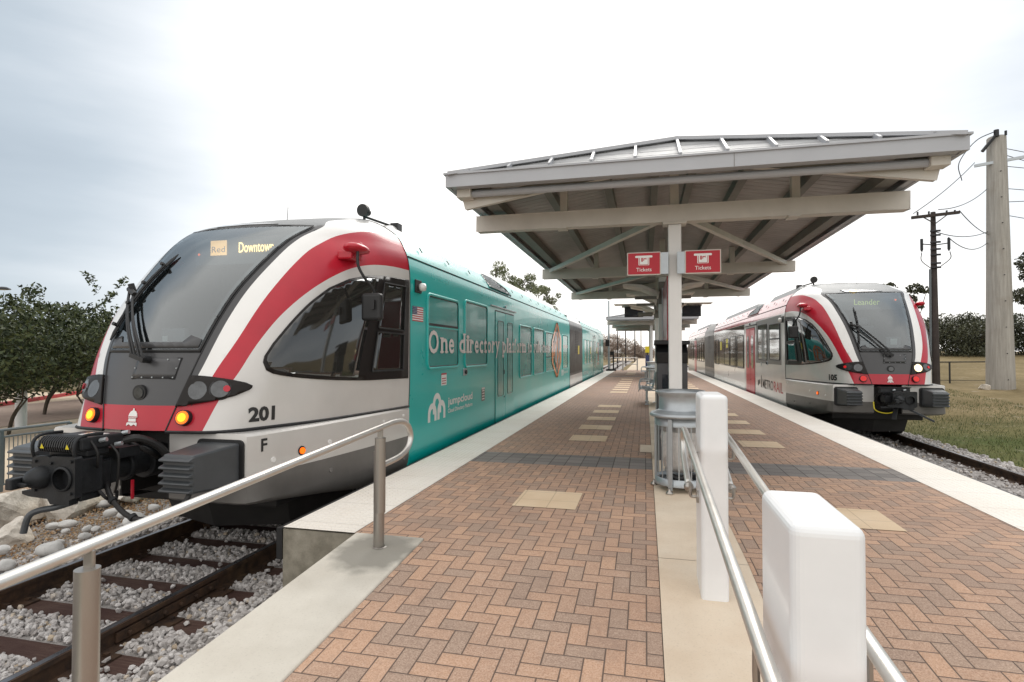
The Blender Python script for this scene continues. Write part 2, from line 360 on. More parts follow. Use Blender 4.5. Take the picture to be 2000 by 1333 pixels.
class MB:
    def __init__(s): s.v=[]; s.f=[]; s.m=[]
    def add(s,V,Fc,mi=0):
        b=len(s.v); s.v+= [tuple(v) for v in V]; s.f+=[tuple(i+b for i in f) for f in Fc]; s.m+=[mi]*len(Fc); return s
    def box(s,x0,x1,y0,y1,z0,z1,mi=0,slope=0):
        V=[(x,y,z+slope*(y-y0)) for z in(z0,z1) for y in (y0,y1) for x in (x0,x1)]
        return s.add(V,[(0,2,3,1),(4,5,7,6),(0,1,5,4),(2,6,7,3),(0,4,6,2),(1,3,7,5)],mi)
    def bar(s,a,b,w,h,mi=0,up=(0,0,1)):
        """rectangular bar from a to b; w sideways, h along up"""
        a=Vector(a);b=Vector(b);d=(b-a).normalized();u=Vector(up);sd=d.cross(u).normalized();u=sd.cross(d).normalized()
        V=[p+sd*i*w/2+u*j*h/2 for p in(a,b) for i,j in((-1,-1),(1,-1),(1,1),(-1,1))]
        return s.add(V,[(3,2,1,0),(4,5,6,7),(0,1,5,4),(1,2,6,5),(2,3,7,6),(3,0,4,7)],mi)
    def tube(s,P,r,n=12,mi=0,caps=True):
        P=[Vector(p) for p in P]; R=r if isinstance(r,(list,tuple)) else [r]*len(P)
        V=[];nrm=None
        for i,p in enumerate(P):
            d=((P[min(i+1,len(P)-1)]-P[max(i-1,0)])).normalized()
            if nrm is None: nrm=d.orthogonal().normalized()
            nrm=(nrm-d*nrm.dot(d)).normalized(); b=d.cross(nrm)
            V+=[p+(nrm*math.cos(2*math.pi*k/n)+b*math.sin(2*math.pi*k/n))*R[i] for k in range(n)]
        Fc=[(i*n+k,i*n+(k+1)%n,(i+1)*n+(k+1)%n,(i+1)*n+k) for i in range(len(P)-1) for k in range(n)]
        if caps: Fc+=[tuple(reversed(range(n))),tuple(range((len(P)-1)*n,len(P)*n))]
        return s.add(V,Fc,mi)
    def cyl(s,c,ax,r,l,n=20,mi=0,r2=None):
        c=Vector(c);ax=Vector(ax).normalized(); return s.tube([c-ax*l/2,c+ax*l/2],[r,r if r2 is None else r2],n,mi)
    def lathe(s,prof,c=(0,0,0),n=32,mi=0,ax='z'):
        V=[]
        for r,h in prof:
            for k in range(n):
                a=2*math.pi*k/n; q=(r*math.cos(a),r*math.sin(a),h)
                if ax=='y': q=(q[0],q[2],q[1])
                if ax=='x': q=(q[2],q[0],q[1])
                V.append((q[0]+c[0],q[1]+c[1],q[2]+c[2]))
        m=len(prof); Fc=[(i*n+k,i*n+(k+1)%n,(i+1)*n+(k+1)%n,(i+1)*n+k) for i in range(m-1) for k in range(n)]
        return s.add(V,Fc,mi)
    def prism(s,poly,fn,a,b,mi=0):
        """poly list of 2d pts; fn(u,v,w)->xyz ; extruded w from a to b"""
        n=len(poly); V=[fn(u,v,a) for u,v in poly]+[fn(u,v,b) for u,v in poly]
        Fc=[(i,(i+1)%n,n+(i+1)%n,n+i) for i in range(n)]
        tr=tessellate_polygon([[Vector((u,v,0)) for u,v in poly]])
        Fc+=[tuple(t) for t in tr]+[tuple(n+q for q in t) for t in tr]
        return s.add(V,Fc,mi)
    def build(s,name,mats,parent=None,smooth=False,bevel=0,off=(0,0,0),seg=2):
        return obj(name,s.v,s.f,mats,parent,s.m,smooth,bevel,off,seg)
def smoothpath(P,n=6):
    P=[Vector(p) for p in P]; out=[]
    for i in range(len(P)-1):
        p0=P[i-1] if i else 2*P[0]-P[1]; p3=P[i+2] if i+2<len(P) else 2*P[-1]-P[-2]; p1,p2=P[i],P[i+1]
        for k in range(n):
            f=k/n; out.append(.5*(2*p1+(p2-p0)*f+(2*p0-5*p1+4*p2-p3)*f*f+(3*p1-p0-3*p2+p3)*f**3))
    return out+[P[-1]]
def rrect(a0,a1,b0,b1,r,n=5):
    P=[]
    for cx,cy,s in ((a1-r,b1-r,0),(a0+r,b1-r,1),(a0+r,b0+r,2),(a1-r,b0+r,3)):
        for k in range(n+1):
            a=math.pi/2*(s+k/n); P.append((cx+r*math.cos(a),cy+r*math.sin(a)))
    return P
def inpoly(x,y,P):
    c=False; j=len(P)-1
    for i in range(len(P)):
        xi,yi=P[i]; xj,yj=P[j]
        if (yi>y)!=(yj>y) and x<(xj-xi)*(y-yi)/(yj-yi)+xi: c=not c
        j=i
    return c
def textmesh(s,size=1,bold=0,extr=0.0,align='LEFT'):
    cu=bpy.data.curves.new('t','FONT'); cu.body=s; cu.size=size; cu.offset=bold; cu.align_x=align; cu.resolution_u=3
    o=bpy.data.objects.new('t',cu); me=bpy.data.meshes.new_from_object(o)
    V=[(v.co.x,v.co.y) for v in me.vertices]; Fc=[tuple(p.vertices) for p in me.polygons]
    bpy.data.objects.remove(o); bpy.data.meshes.remove(me); bpy.data.curves.remove(cu); return V,Fc
def lettering(s,fn,width,height,mat,parent,name='lettering',bold=0,cap=.72):
    """text scaled so that its full width is width and cap height height; fn(u,v)->xyz"""
    V,Fc=textmesh(s,1,bold); xs=[v[0] for v in V]; x0,x1=min(xs),max(xs)
    W_=[fn((x-x0)/(x1-x0)*width,y/cap*height) for x,y in V]
    return obj(name,W_,Fc,mat,parent)
def local(o): return tuple(o.location)
def copy_tree(o,parent=None):
    c=o.copy(); COL.objects.link(c)
    if parent: c.parent=parent
    for ch in o.children: copy_tree(ch,c)
    return c
# ------------------------------------------------------------------ train cab surface (half), x lateral, y back from the nose, z over platform level
ROWS=[
[(.35,.0,.738),(.70,.06,.738),(.87,.19,.738),(1.03,.53,.738),(1.27,1.31,.738),(1.49,2.76,.738)],
[(.445,.09,1.08),(.74,.17,1.08),(.93,.34,1.08),(1.09,.67,1.08),(1.30,1.36,1.08),(1.50,2.76,1.08)],
[(.53,.21,1.44),(.80,.32,1.44),(.99,.50,1.44),(1.14,.80,1.44),(1.33,1.45,1.44),(1.50,2.76,1.44)],
[(.585,.40,1.80),(.84,.52,1.81),(1.03,.72,1.82),(1.18,1.01,1.83),(1.36,1.60,1.84),(1.50,2.76,1.84)],
[(.642,.63,2.13),(.87,.77,2.14),(1.06,.98,2.16),(1.21,1.27,2.18),(1.37,1.78,2.2),(1.50,2.76,2.22)],
[(.72,.99,2.50),(.91,1.12,2.51),(1.08,1.33,2.52),(1.22,1.60,2.54),(1.36,2.02,2.55),(1.49,2.76,2.55)],
[(.775,1.25,2.72),(.93,1.38,2.73),(1.07,1.57,2.74),(1.19,1.82,2.76),(1.32,2.17,2.79),(1.43,2.76,2.80)],
[(.83,1.555,2.91),(.93,1.66,2.94),(1.02,1.82,2.97),(1.11,2.04,3.00),(1.19,2.33,3.04),(1.25,2.76,3.06)],
[(.50,1.46,2.925),(.58,1.66,3.00),(.64,1.88,3.07),(.70,2.10,3.13),(.75,2.38,3.20),(.80,2.76,3.27)],
[(.0,1.42,2.93),(.0,1.62,3.005),(.0,1.85,3.08),(.0,2.08,3.15),(.0,2.36,3.22),(.0,2.76,3.29)]]
RA=np.array(ROWS)
def crn(P,t):
    n=len(P)-1; i=min(int(max(t,0)),n-1); f=t-i
    p0=P[i-1] if i>0 else 2*P[0]-P[1]; p3=P[i+2] if i+2<=n else 2*P[n]-P[n-1]; p1,p2=P[i],P[i+1]
    return .5*(2*p1+(p2-p0)*f+(2*p0-5*p1+4*p2-p3)*f*f+(3*p1-p0-3*p2+p3)*f**3)
def crB(t):  # whole s-row (6,3) at t
    return crn(RA,t)
_cache={}
def S(s,t):
    k=round(t,4)
    if k not in _cache: _cache[k]=crB(t)
    return crn(_cache[k],s)
def SN(s,t):
    e=.03; a=S(min(s+e,5),t)-S(max(s-e,0),t); b=S(s,min(t+e,9))-S(s,max(t-e,0)); n=np.cross(a,b); n/=np.linalg.norm(n)
    return n
TS=np.linspace(0,7,141); BT=np.array([crn(RA[:,0],t) for t in TS])
def maskpt(x,z,off=0):
    t=np.interp(z,BT[:,2],TS); B=crn(RA[:,0],t); w=B[0]; bl=np.interp(z,[.7,1.44,2.9],[.03,.08,.135])
    return np.array((x,B[1]-bl*(1-min(1,(x/w)**2))-off*.85,z+off*.45*(1 if z>1.44 else .1)))
def maskw(z): return crn(RA[:,0],np.interp(z,BT[:,2],TS))[0]
ZO=.56   # rail head is .56 below the platform
C1=[(0,1.42),(.22,1.42),(.25,1.75),(.26,2.4),(.28,3.5),(.30,4.6),(.32,5.7),(.46,6.45),(.95,7.1),(1.7,7.5),(2.7,7.72),(5.0,7.86)]
C2=[(.66,1.397),(.72,1.7),(.95,2.593),(1.09,3.744),(1.22,4.694),(1.45,5.502),(1.955,6.22),(2.967,6.60),(3.867,6.66),(5.0,6.63)]
C3=[(.962,0),(1.165,.776),(1.377,1.326),(1.467,1.602),(1.614,2.224),(1.968,3.061),(2.443,3.779),(2.998,4.334),(3.476,4.651),(4.027,4.87),(4.559,4.978),(5.0,4.98)]
def dens(P,n=5): return [tuple(p)[:2] for p in smoothpath([(a,b,0) for a,b in P],n)]
C1=dens(C1[1:]);C2=dens(C2);C3=dens(C3)
WIN=[(2.079,1.758),(2.302,1.546),(2.55,1.453),(3.162,1.32),(3.901,1.185),(4.376,1.1),(4.97,1.062),(4.97,4.56),(4.426,4.525),(3.954,4.438),(3.465,4.241),(3.024,3.918),(2.687,3.396),(2.376,2.787),(2.114,2.254),(2.03,1.92)]
HL=[(.01,.62),(.012,1.42),(.3,1.415),(.642,1.389),(1.344,1.307),(1.821,1.231),(2.057,1.15),(2.07,1.085),(2.008,1.03),(1.668,.892),(.873,.75)]
def cdt(bound,h,extra=(),ds=.02):
    """triangulate a polygon (param space) with an interior grid of step h; returns verts, tris"""
    xs=[p[0] for p in bound]; ys=[p[1] for p in bound]; V=[];E=[]
    def chain(P,closed):
        b=len(V); last=None; pts=[]
        m=len(P)
        for i in range(m if closed else m-1):
            a=P[i]; c=P[(i+1)%m]; L=max(abs(c[0]-a[0]),abs(c[1]-a[1])); k=max(1,int(L/h+.5))
            for q in range(k): pts.append((a[0]+(c[0]-a[0])*q/k,a[1]+(c[1]-a[1])*q/k))
        if not closed: pts.append(P[-1])
        for p in pts: V.append(Vector(p))
        n=len(pts)
        for i in range(n if closed else n-1): E.append((b+i,b+(i+1)%n))
        return n
    nb=chain(bound,True)
    for c in extra: chain(c,False)
    gx=np.arange(min(xs)+h/2,max(xs),h); gy=np.arange(min(ys)+h/2,max(ys),h)
    for a in gx:
        for b in gy:
            if inpoly(a,b,bound): V.append(Vector((float(a),float(b))))
    r=delaunay_2d_cdt(V,E,[],0,1e-5)
    vv=[tuple(p) for p in r[0]]; ff=[tuple(f) for f in r[2]]
    out=[]
    for f in ff:
        c=(sum(vv[i][0] for i in f)/3,sum(vv[i][1] for i in f)/3)
        if inpoly(c[0],c[1],bound): out.append(f)
    return vv,out
def shell(lib,mats,sgn,regs,name,parent):
    """cab side skin with paint regions; regs: list of (polygon, material index), default 0"""
    vv,ff=lib
    V=[];mi=[]
    for s,t in vv:
        p=S(s,t); V.append((p[0]*sgn,p[1],p[2]+ZO))
    for f in ff:
        c=(sum(vv[i][0] for i in f)/3,sum(vv[i][1] for i in f)/3); k=0
        for P,m in regs:
            if inpoly(c[0],c[1],P): k=m
        mi.append(k)
    F2=[f if sgn<0 else tuple(reversed(f)) for f in ff]
    return V,F2,mi
_sheet=None
def sheetlib():
    global _sheet
    if _sheet is None: _sheet=cdt([(0,0),(5,0),(5,9),(0,9)],.14,(C1,C2,C3,[(0,.64),(1.1,.64)],[(0,1.41),(1.4,1.3)]))
    return _sheet
def patch(poly,off,mat,name,parent,sgn,h=.16,holes=(),rim=.012,fn=None,smooth=True):
    """plate lying on the cab skin, standing off by off, with a rim down to the skin"""
    vv,ff=cdt(poly,h)
    for H in holes: ff=[f for f in ff if not inpoly(sum(vv[i][0] for i in f)/3,sum(vv[i][1] for i in f)/3,H)]
    V=[];use={}
    for s,t in vv:
        if fn: p=fn(s,t,off)
        else:
            s2=min(max(s,0),5);t2=min(max(t,0),9); p=S(s2,t2)+SN(s2,t2)*off*_nsign
        V.append((p[0]*sgn,p[1],p[2]+ZO))
    n=len(V); cnt={}
    for f in ff:
        for i in range(3):
            e=(f[i],f[(i+1)%3]); cnt[e]=1
    Fc=list(ff)
    if rim:
        bd=[e for e in cnt if (e[1],e[0]) not in cnt]; mp={}
        for a,b in bd:
            for q in(a,b):
                if q not in mp:
                    s,t=vv[q]
                    if fn: p=fn(s,t,off-rim)
                    else: s2=min(max(s,0),5);t2=min(max(t,0),9); p=S(s2,t2)+SN(s2,t2)*(off-rim)*_nsign
                    mp[q]=len(V); V.append((p[0]*sgn,p[1],p[2]+ZO))
            Fc.append((b,a,mp[a],mp[b]))
    o=obj(name,V,Fc,mat,parent)
    o.data.polygons.foreach_set('use_smooth',[i<len(ff) and smooth for i in range(len(Fc))])
    return o
_n=SN(3,3); _nsign=1 if _n[0]>0 else -1
def shrink(P,d,c=None):
    cx=sum(p[0] for p in P)/len(P); cy=sum(p[1] for p in P)/len(P); out=[]; n=len(P)
    ar=sum(P[i][0]*P[(i+1)%n][1]-P[(i+1)%n][0]*P[i][1] for i in range(n)); sg=1 if ar>0 else -1
    for i in range(n):
        a=Vector(P[i-1]);b=Vector(P[i]);e=Vector(P[(i+1)%n]); d1=(b-a).normalized();d2=(e-b).normalized()
        nrm=(Vector((-d1.y,d1.x))+Vector((-d2.y,d2.x)))
        if nrm.length<1e-6: nrm=Vector((-d1.y,d1.x))
        nrm.normalize(); out.append((b.x+nrm.x*d*sg,b.y+nrm.y*d*sg))
    return out
def clipmain(P,s0,s1):
    """part of polygon between s0 and s1 (param), simple Sutherland clip"""
    def cl(P,f,xk):
        out=[];n=len(P)
        for i in range(n):
            a=P[i];b=P[(i+1)%n];ia=f(a[0]);ib=f(b[0])
            if ia: out.append(a)
            if ia!=ib:
                k=(xk-a[0])/(b[0]-a[0]); out.append((xk,a[1]+(b[1]-a[1])*k))
        return out
    P=cl(P,lambda x:x>=s0,s0); return cl(P,lambda x:x<=s1,s1)
def discpt(s,t,off=.0):
    p=S(s,t)+SN(s,t)*off*_nsign; return Vector(p)
def sidey(y,z):
    t=np.interp(z,[.738,1.08,1.44,1.80],[0,1,2,3]); lo,hi=0.,5.
    for _ in range(24):
        m=(lo+hi)/2
        if S(m,t)[1]<y: lo=m
        else: hi=m
    return S(lo,t),SN(lo,t)*_nsign
def lamp_on(root,name,s,t,r,mats,sgn,off=.01,depth=.03,subs=()):
    """round lamp facing along the skin normal"""
    c=discpt(s,t,off); n=Vector(SN(s,t)*_nsign); c.x*=sgn; n.x*=sgn; c.z+=ZO
    mb=MB(); mb.cyl(c,n,r*1.18,depth,28,0,r*1.12); o=mb.build(name,mats[0],root)
    m2=MB(); m2.cyl(c+n*(depth*.5),n,r,.012,28,0,r*.92); m2.build('lens',mats[1],o)
    if len(mats)>2:
        m3=MB(); m3.cyl(c+n*(depth*.5+.008),n,r*.62,.006,24,0); m3.build('lamp_core',mats[2],o)
    return o

def sec(y,inset=0):   # car body cross-section (half)
    return [(1.40-inset,y,-.26),(1.47-inset,y,-.14),(1.49-inset,y,-.02),(1.49-inset,y,1.2),(1.49-inset,y,2.53),(1.475-inset,y,2.66),(1.43-inset,y,2.80),(1.35-inset,y,2.93),(1.25-inset,y,3.06-inset*.3),(1.0,y,3.185-inset*.3),(.80,y,3.24-inset*.3),(.4,y,3.28-inset*.3),(0,y,3.29-inset*.3)]
def carbody(y0,y1,mats,split,name,parent,inset=0,cuts=()):
    """two symmetric halves of a car body; split: index of section segment from which material 1 starts"""
    ys=[y0]+list(cuts)+[y1]; ring=None; V=[];Fc=[];mi=[]
    full=sec(0,inset); prof=[(x,z) for x,_,z in full]; prof=prof+[(-x,z) for x,z in reversed(prof[:-1])]
    n=len(prof)
    for y in ys: V+=[(x,y,z+ZO) for x,z in prof]
    for i in range(len(ys)-1):
        for k in range(n-1):
            Fc.append((i*n+k,i*n+k+1,(i+1)*n+k+1,(i+1)*n+k)); kk=min(k,n-2-k); mi.append(1 if kk>=split else 0)
    for i in (0,len(ys)-1): Fc.append(tuple(range(i*n,(i+1)*n))); mi.append(0)
    o=obj(name,V,Fc,mats,parent,mi)
    sm=[True]*len(Fc)
    o.data.polygons.foreach_set('use_smooth',sm)
    o.data.set_sharp_from_angle(angle=math.radians(24)) if hasattr(o.data,'set_sharp_from_angle') else None
    return o
def sideplate(root,name,y0,y1,z0,z1,mat,sgn,off=.006,r=.06,ring=None,ringmat=None,ringw=.05,ringoff=.02,parent=None):
    """rounded pane on the flat car side, with an optional raised rim as its child"""
    P=rrect(y0,y1,z0,z1,r); x=1.49
    mb=MB(); mb.prism(P,lambda u,v,w:(sgn*w,u,v+ZO),x-.03,x+off); o=mb.build(name,mat,parent or root)
    if ring:
        Q=rrect(y0-ringw,y1+ringw,z0-ringw,z1+ringw,r+ringw*.8); n=len(P); V=[];Fc=[]
        lv=[(Q,x-.01),(Q,x+ringoff*.6),([((a[0]*.75+b[0]*.25),(a[1]*.75+b[1]*.25)) for a,b in zip(Q,P)],x+ringoff),([((a[0]*.25+b[0]*.75),(a[1]*.25+b[1]*.75)) for a,b in zip(Q,P)],x+ringoff),(P,x+off*.5)]
        for L,xx in lv: V+=[(sgn*xx,u,v+ZO) for u,v in L]
        for i in range(len(lv)-1): Fc+=[(i*n+k,i*n+(k+1)%n,(i+1)*n+(k+1)%n,(i+1)*n+k) for k in range(n)]
        r_=obj('window_rim',V,Fc,ringmat,o); r_.data.polygons.foreach_set('use_smooth',[True]*len(Fc))
    return o
def spx(root,name,poly,mat,sgn,off,parent=None):
    mb=MB(); mb.prism(poly,lambda u,v,w:(sgn*w,u,v+ZO),1.487,1.49+off); return mb.build(name,mat,parent or root)

RB=(-.531,-.305,2.612,2.79); DT=(-.134,2.635); AM=(-.691,2.63); LE=(-.20,2.615,.705,2.725)
def cab_extras(T,side_seen,liv):
    """front equipment of one cab; T root"""
    # ---- front mask, lower panel (grey over red) and frame round the windshield
    zs=list(np.linspace(.738,2.925,60)); V=[];Fc=[];mi=[]; nx=16
    for z in zs:
        w=maskw(z)
        for i in range(nx+1):
            x=w*(2*i/nx-1); p=maskpt(x,z); V.append((p[0],p[1],p[2]+ZO))
    for j in range(len(zs)-1):
        for i in range(nx):
            a=j*(nx+1)+i; 
            if 1.455<zs[j] and zs[j+1]<2.90 and 0<i<nx-1: continue
            Fc.append((a,a+1,a+nx+2,a+nx+1)); mi.append(1 if zs[j]<.945 else 0)
    obj('front_mask',V,Fc,['darkgrey','red'],T,mi,True)
    # windshield
    def wpoly(z0,z1,ins):
        zz=np.linspace(z0,z1,14); return [(maskw(z)-ins,z) for z in zz]+[(-(maskw(z)-ins),z) for z in reversed(zz)]
    fm=lambda x,z,o:maskpt(x,z,o)
    patch(wpoly(1.445,2.905,.008),.012,'black','windshield_gasket',T,1,.08,rim=.02,fn=fm,holes=(wpoly(1.480,2.880,.040),))
    ws=patch(wpoly(1.470,2.890,.030),.014,'wind','windshield',T,1,.12,rim=0,fn=fm)
    # cab interior seen through the windshield
    mb=MB(); mb.box(-1.2,1.2,2.45,2.5,1.2+ZO,3.0+ZO); mb.box(-.9,.9,1.0,2.45,1.2+ZO,1.25+ZO); mb.build('cab_back_wall','inner',T)
    mb=MB(); mb.add([(-.50,.28,1.44+ZO),(.50,.28,1.44+ZO),(.80,.62,1.56+ZO),(-.80,.62,1.56+ZO),(-.95,1.0,1.56+ZO),(.95,1.0,1.56+ZO),(-.95,1.0,1.2+ZO),(.95,1.0,1.2+ZO)],[(0,1,2,3),(3,2,5,4),(4,5,7,6)]); db=mb.build('dashboard','tvm',T)
    mb=MB(); mb.box(.22,.52,.75,.80,1.56+ZO,1.80+ZO); mb.box(-.45,-.15,.72,.78,1.56+ZO,1.70+ZO); mb.build('console_screen','inner',db,bevel=.01)
    mb=MB(); mb.box(.30,.44,.742,.748,1.62+ZO,1.76+ZO); mb.box(-.40,-.34,.69,.70,1.54+ZO,1.62+ZO); mb.build('paper_notice','paper',db)
    mb=MB(); mb.box(-.26,.26,1.5,1.62,1.5+ZO,2.1+ZO); mb.box(-.14,.14,1.52,1.6,2.1+ZO,2.3+ZO); mb.build('driver_seat','tvm',T,bevel=.04)
    # things seen behind the glass low down: dark dash edge as printed border of the pane
    bord=patch([(maskw(1.475)-.036,1.478),(maskw(1.56)-.036,1.56),(.40,1.60),(.34,1.535),(-.36,1.535),(-.40,1.60),(-(maskw(1.56)-.036),1.56),(-(maskw(1.475)-.036),1.478)],.0215,'darkgrey','printed_border',ws,1,.1,rim=.002,fn=fm)
    # seams and service panel on the grey nose
    def line(P,mat,w=.006,name='seam',par=T,off=.003):
        mb=MB()
        for a,b in zip(P[:-1],P[1:]):
            mb.tube([Vector(maskpt(a[0],a[1],off))+Vector((0,0,ZO)),Vector(maskpt(b[0],b[1],off))+Vector((0,0,ZO))],w,6)
        return mb.build(name,mat,par)
    sp=patch([(-.10,1.205),(.345,1.205),(.37,1.39),(-.075,1.39)],.010,'darkgrey','service_panel',T,1,.1,rim=.008,fn=fm)
    line([(-.103,1.2),(.35,1.2),(.376,1.395),(-.078,1.395),(-.103,1.2)],'black',.004,'panel_joint',sp)
    mb=MB()
    for x,z in [(-.09,1.215),(.02,1.215),(.13,1.215),(.24,1.215),(.335,1.215),(-.08,1.3),(.35,1.3),(-.065,1.38),(.36,1.38),(.25,1.38)]:
        mb.cyl(Vector(maskpt(x,z,.012))+Vector((0,0,ZO)),(0,1,0),.007,.008,8)
    mb.build('screw','galv',sp)
    c=Vector(maskpt(.03,1.075,.0))+Vector((0,0,ZO)); mb=MB(); mb.cyl(c,(0,1,0),.072,.03,24); k=mb.build('socket_cover','black',T)
    mb=MB(); mb.cyl(c-Vector((0,.018,0)),(0,1,0),.05,.01,24); mb.build('socket_lens','lensg',k)
    # capitol-dome emblem: stepped dome with ribbon feet
    em=[(-.045,.775),(-.022,.79),(0,.775),(.022,.79),(.045,.775),(.045,.80),(.032,.81),(.032,.848),(.040,.852),(.034,.885),(.022,.905),(.006,.915),(.004,.932),(-.004,.932),(-.006,.915),(-.022,.905),(-.034,.885),(-.040,.852),(-.032,.848),(-.032,.81),(-.045,.80)]
    em=[(x*1.25,z) for x,z in em]
    e_=patch(em,.008,'txtwhite','dome_emblem',T,1,.05,rim=.006,fn=fm,smooth=False)
    for z in (.812,.846,.858): line([(-.05,z),(.05,z)],'red',.0028,'emblem_line',e_,.012)
    # destination display
    Dy=1.50
    mb=MB(); mb.box(-.76,.80,Dy+.01,Dy+.16,2.50+ZO,2.82+ZO); du=mb.build('display_unit','inner',T)
    if liv=='teal':
        mb=MB(); mb.box(RB[0],RB[1],Dy-.004,Dy+.0,RB[2]+ZO,RB[3]+ZO); b=mb.build('route_box','ledbg',du)
        lettering('Red',lambda u,v:(RB[0]+.02+u,Dy-.008,RB[2]+.035+v+ZO),RB[1]-RB[0]-.04,.075,'galv',b)
        lettering('Downtown',lambda u,v:(DT[0]+u,Dy-.006,DT[1]+v+ZO),.475,.125,'led',du,bold=.01)
        mb=MB(); mb.cyl((AM[0],Dy-.01,AM[1]+ZO),(0,1,0),.014,.006,10); mb.build('indicator_lamp','amber',du)
    else:
        lettering('Leander',lambda u,v:(LE[0]+u,Dy-.006,LE[1]+v+ZO),.56,.15,'ledg',du,bold=-.004)
        mb=MB(); mb.cyl((LE[2],Dy-.01,LE[3]+ZO),(0,1,0),.022,.006,10); mb.build('indicator_lamp','amber',du)
    # ---- wiper
    def mp_(x,z,o): return Vector(maskpt(x,z,o))+Vector((0,0,ZO))
    mb=MB(); mb.tube([mp_(.06,1.38,.02),mp_(.06,1.38,.11)],.035,12); mb.tube([mp_(-.03,1.40,.02),mp_(-.03,1.40,.09)],.022,10)
    mb.bar(mp_(-.09,1.42,.09),mp_(.09,1.37,.10),.05,.04)
    w=mb.build('wiper_base','black',T)
    ar=MB()
    for a,b in (((.06,1.39),(-.45,2.03)),((.035,1.39),(-.50,2.05)),((-.03,1.41),(-.60,2.02)),((-.06,1.42),(-.64,2.05))) if liv!='teal' else (((.06,1.39),(-.50,1.98)),((.02,1.39),(-.52,2.02)),((-.04,1.41),(-.60,2.02)),((-.08,1.42),(-.65,2.07))):
        pts=[mp_(a[0]+(b[0]-a[0])*q,a[1]+(b[1]-a[1])*q,.10-.03*q) for q in np.linspace(0,1,8)]; ar.tube(pts,.011,8)
    ar.tube([mp_(-.48,2.0,.07),mp_(-.62,2.06,.09)],.028,8); ar.tube([mp_(-.58,2.05,.05),mp_(-.60,2.10,.12)],.03,8)
    ar.build('wiper_arm','black',T)
    bl=MB(); P=[mp_(-.53+.11*q,1.53+.98*q,.035) for q in np.linspace(0,1,14)]
    if liv=='teal': P=[mp_(-.55+.16*q,1.55+.95*q,.035) for q in np.linspace(0,1,14)]
    bl.tube(P,[.008]+[.018]*12+[.006],6); bl.tube([p-Vector((-.01,.03,.0)) for p in P[2:12]],.012,6)
    for k in (2,5,8,11): bl.tube([P[k],P[k]-Vector((.0,.06,-.02))],.02,6)
    bl.build('wiper_blade','black',T)
    # ---- roof edge over windshield: clear top light
    def fh(a,b,off):   # a: -1..1 across, b: along 0..5 between the windshield and roof
        t=9-abs(a)*1.9; p=S(b,t); n=SN(b,t)*_nsign; p=p+n*off; return np.array((p[0]*(1 if a>=0 else -1),p[1],p[2]))
    tl=patch([(-.42,.12),(.42,.12),(.16,.62),(-.42,.95)],.010,'lensg','top_light_window',T,1,.1,rim=.008,fn=fh)
    if liv!='teal':
        c=Vector(fh(-.12,.35,.012))+Vector((0,0,ZO)); mb=MB(); mb.lathe([(.0,.0),(.07,.0),(.085,.006),(.02,.014)],(0,0,0),20); vv=[(v[0]+c.x-.1,v[1]+c.y,v[2]+c.z+v[1]*.42) for v in mb.v]; obj('top_light',vv,mb.f,'warm',tl)
    for sg in (1,-1):
        # skin
        red=[(-.1,-.1),(.962,-.1)]+[p for p in C3]+list(reversed(C2))+[(.60,1.3),(.5,.7),(-.1,.64)]
        white=[(-.1,1.3)]+[p for p in C1]+list(reversed(C2))+[(.6,1.3)]
        grey=[(-.1,.64),(.6,.64),(.6,1.3)]+[(.2,1.35)]+C1+[(5.1,9.1),(-.1,9.1)]
        fore=[(-.1,6.98)]+[p for p in C1 if p[1]>7.0]+[(5.1,9.1),(-.1,9.1)]
        V,F2,mi=shell(sheetlib(),None,sg,[(grey,3),(red,1),(white,2),(fore,4)],'cab_skin',T)
        obj('cab_skin',V,F2,['silver','red','white','darkgrey','forehead'],T,mi,True)
        Vl=[]
        for s_,t_ in sheetlib()[0]:
            p=S(s_,t_)-SN(s_,t_)*_nsign*.035; Vl.append((p[0]*sg,p[1],p[2]+ZO))
        obj('cab_lining',Vl,F2,'inner',T)
        # side window: gasket plate, panes
        g=patch(WIN,.008,'gasket','cab_window_frame',T,sg,.16)
        inner=shrink(WIN,.10)
        main=clipmain(inner,0,4.22)
        pn=patch(main,.013,'sideglass','cab_window_pane',T,sg,.16,rim=.006)
        qq=[(4.40,1.40),(4.86,1.40),(4.86,2.60),(4.40,2.63)]; q2=[(4.40,2.75),(4.86,2.72),(4.86,4.26),(4.36,4.27)]
        sl=patch(qq,.016,'sideglass','sliding_pane',T,sg,.16,rim=.01); patch(q2,.016,'sideglass','sliding_pane',T,sg,.16,rim=.01)
        # seat and pillar shapes inside are left to the dark pane; bright frame of the sliding window
        mb=MB()
        for P in (qq,q2):
            for a,b in zip(P,P[1:]+P[:1]):
                pa=discpt(*a,.02);pb=discpt(*b,.02); pa.x*=sg;pb.x*=sg; mb.tube([pa+Vector((0,0,ZO)),pb+Vector((0,0,ZO))],.011,6)
        mb.build('sliding_frame','black',g)
        # headlight
        h=patch(HL,.026,'gasket','headlight_housing',T,sg,.12)
        lit=(liv!='teal' and sg>0)
        lamp_on(h,'headlight',.451,1.038,.092,['black','warm' if lit else 'lensg'],sg,.014,.014)
        lamp_on(h,'headlight',1.087,1.072,.085,['black','lensg'],sg,.014,.014)
        m3=MB(); c=discpt(1.3,1.075,.035); c.x*=sg; c.z+=ZO; m3.cyl(c,Vector((SN(1.3,1.075)*_nsign*np.array((sg,1,1)))),.03,.01,14); m3.build('tail_lens','redlamp' if liv!='teal' else 'red',h)
        if liv=='teal': lamp_on(T,'marker_lamp',.367,.335,.062,['black','amber','amberin'],sg,.016,.05)
        else: lamp_on(T,'marker_lamp',.367,.335,.066,['black','redlamp'],sg,.016,.05)
        # mirror pod and mirror
        if sg!=side_seen and liv=='teal': pod=None
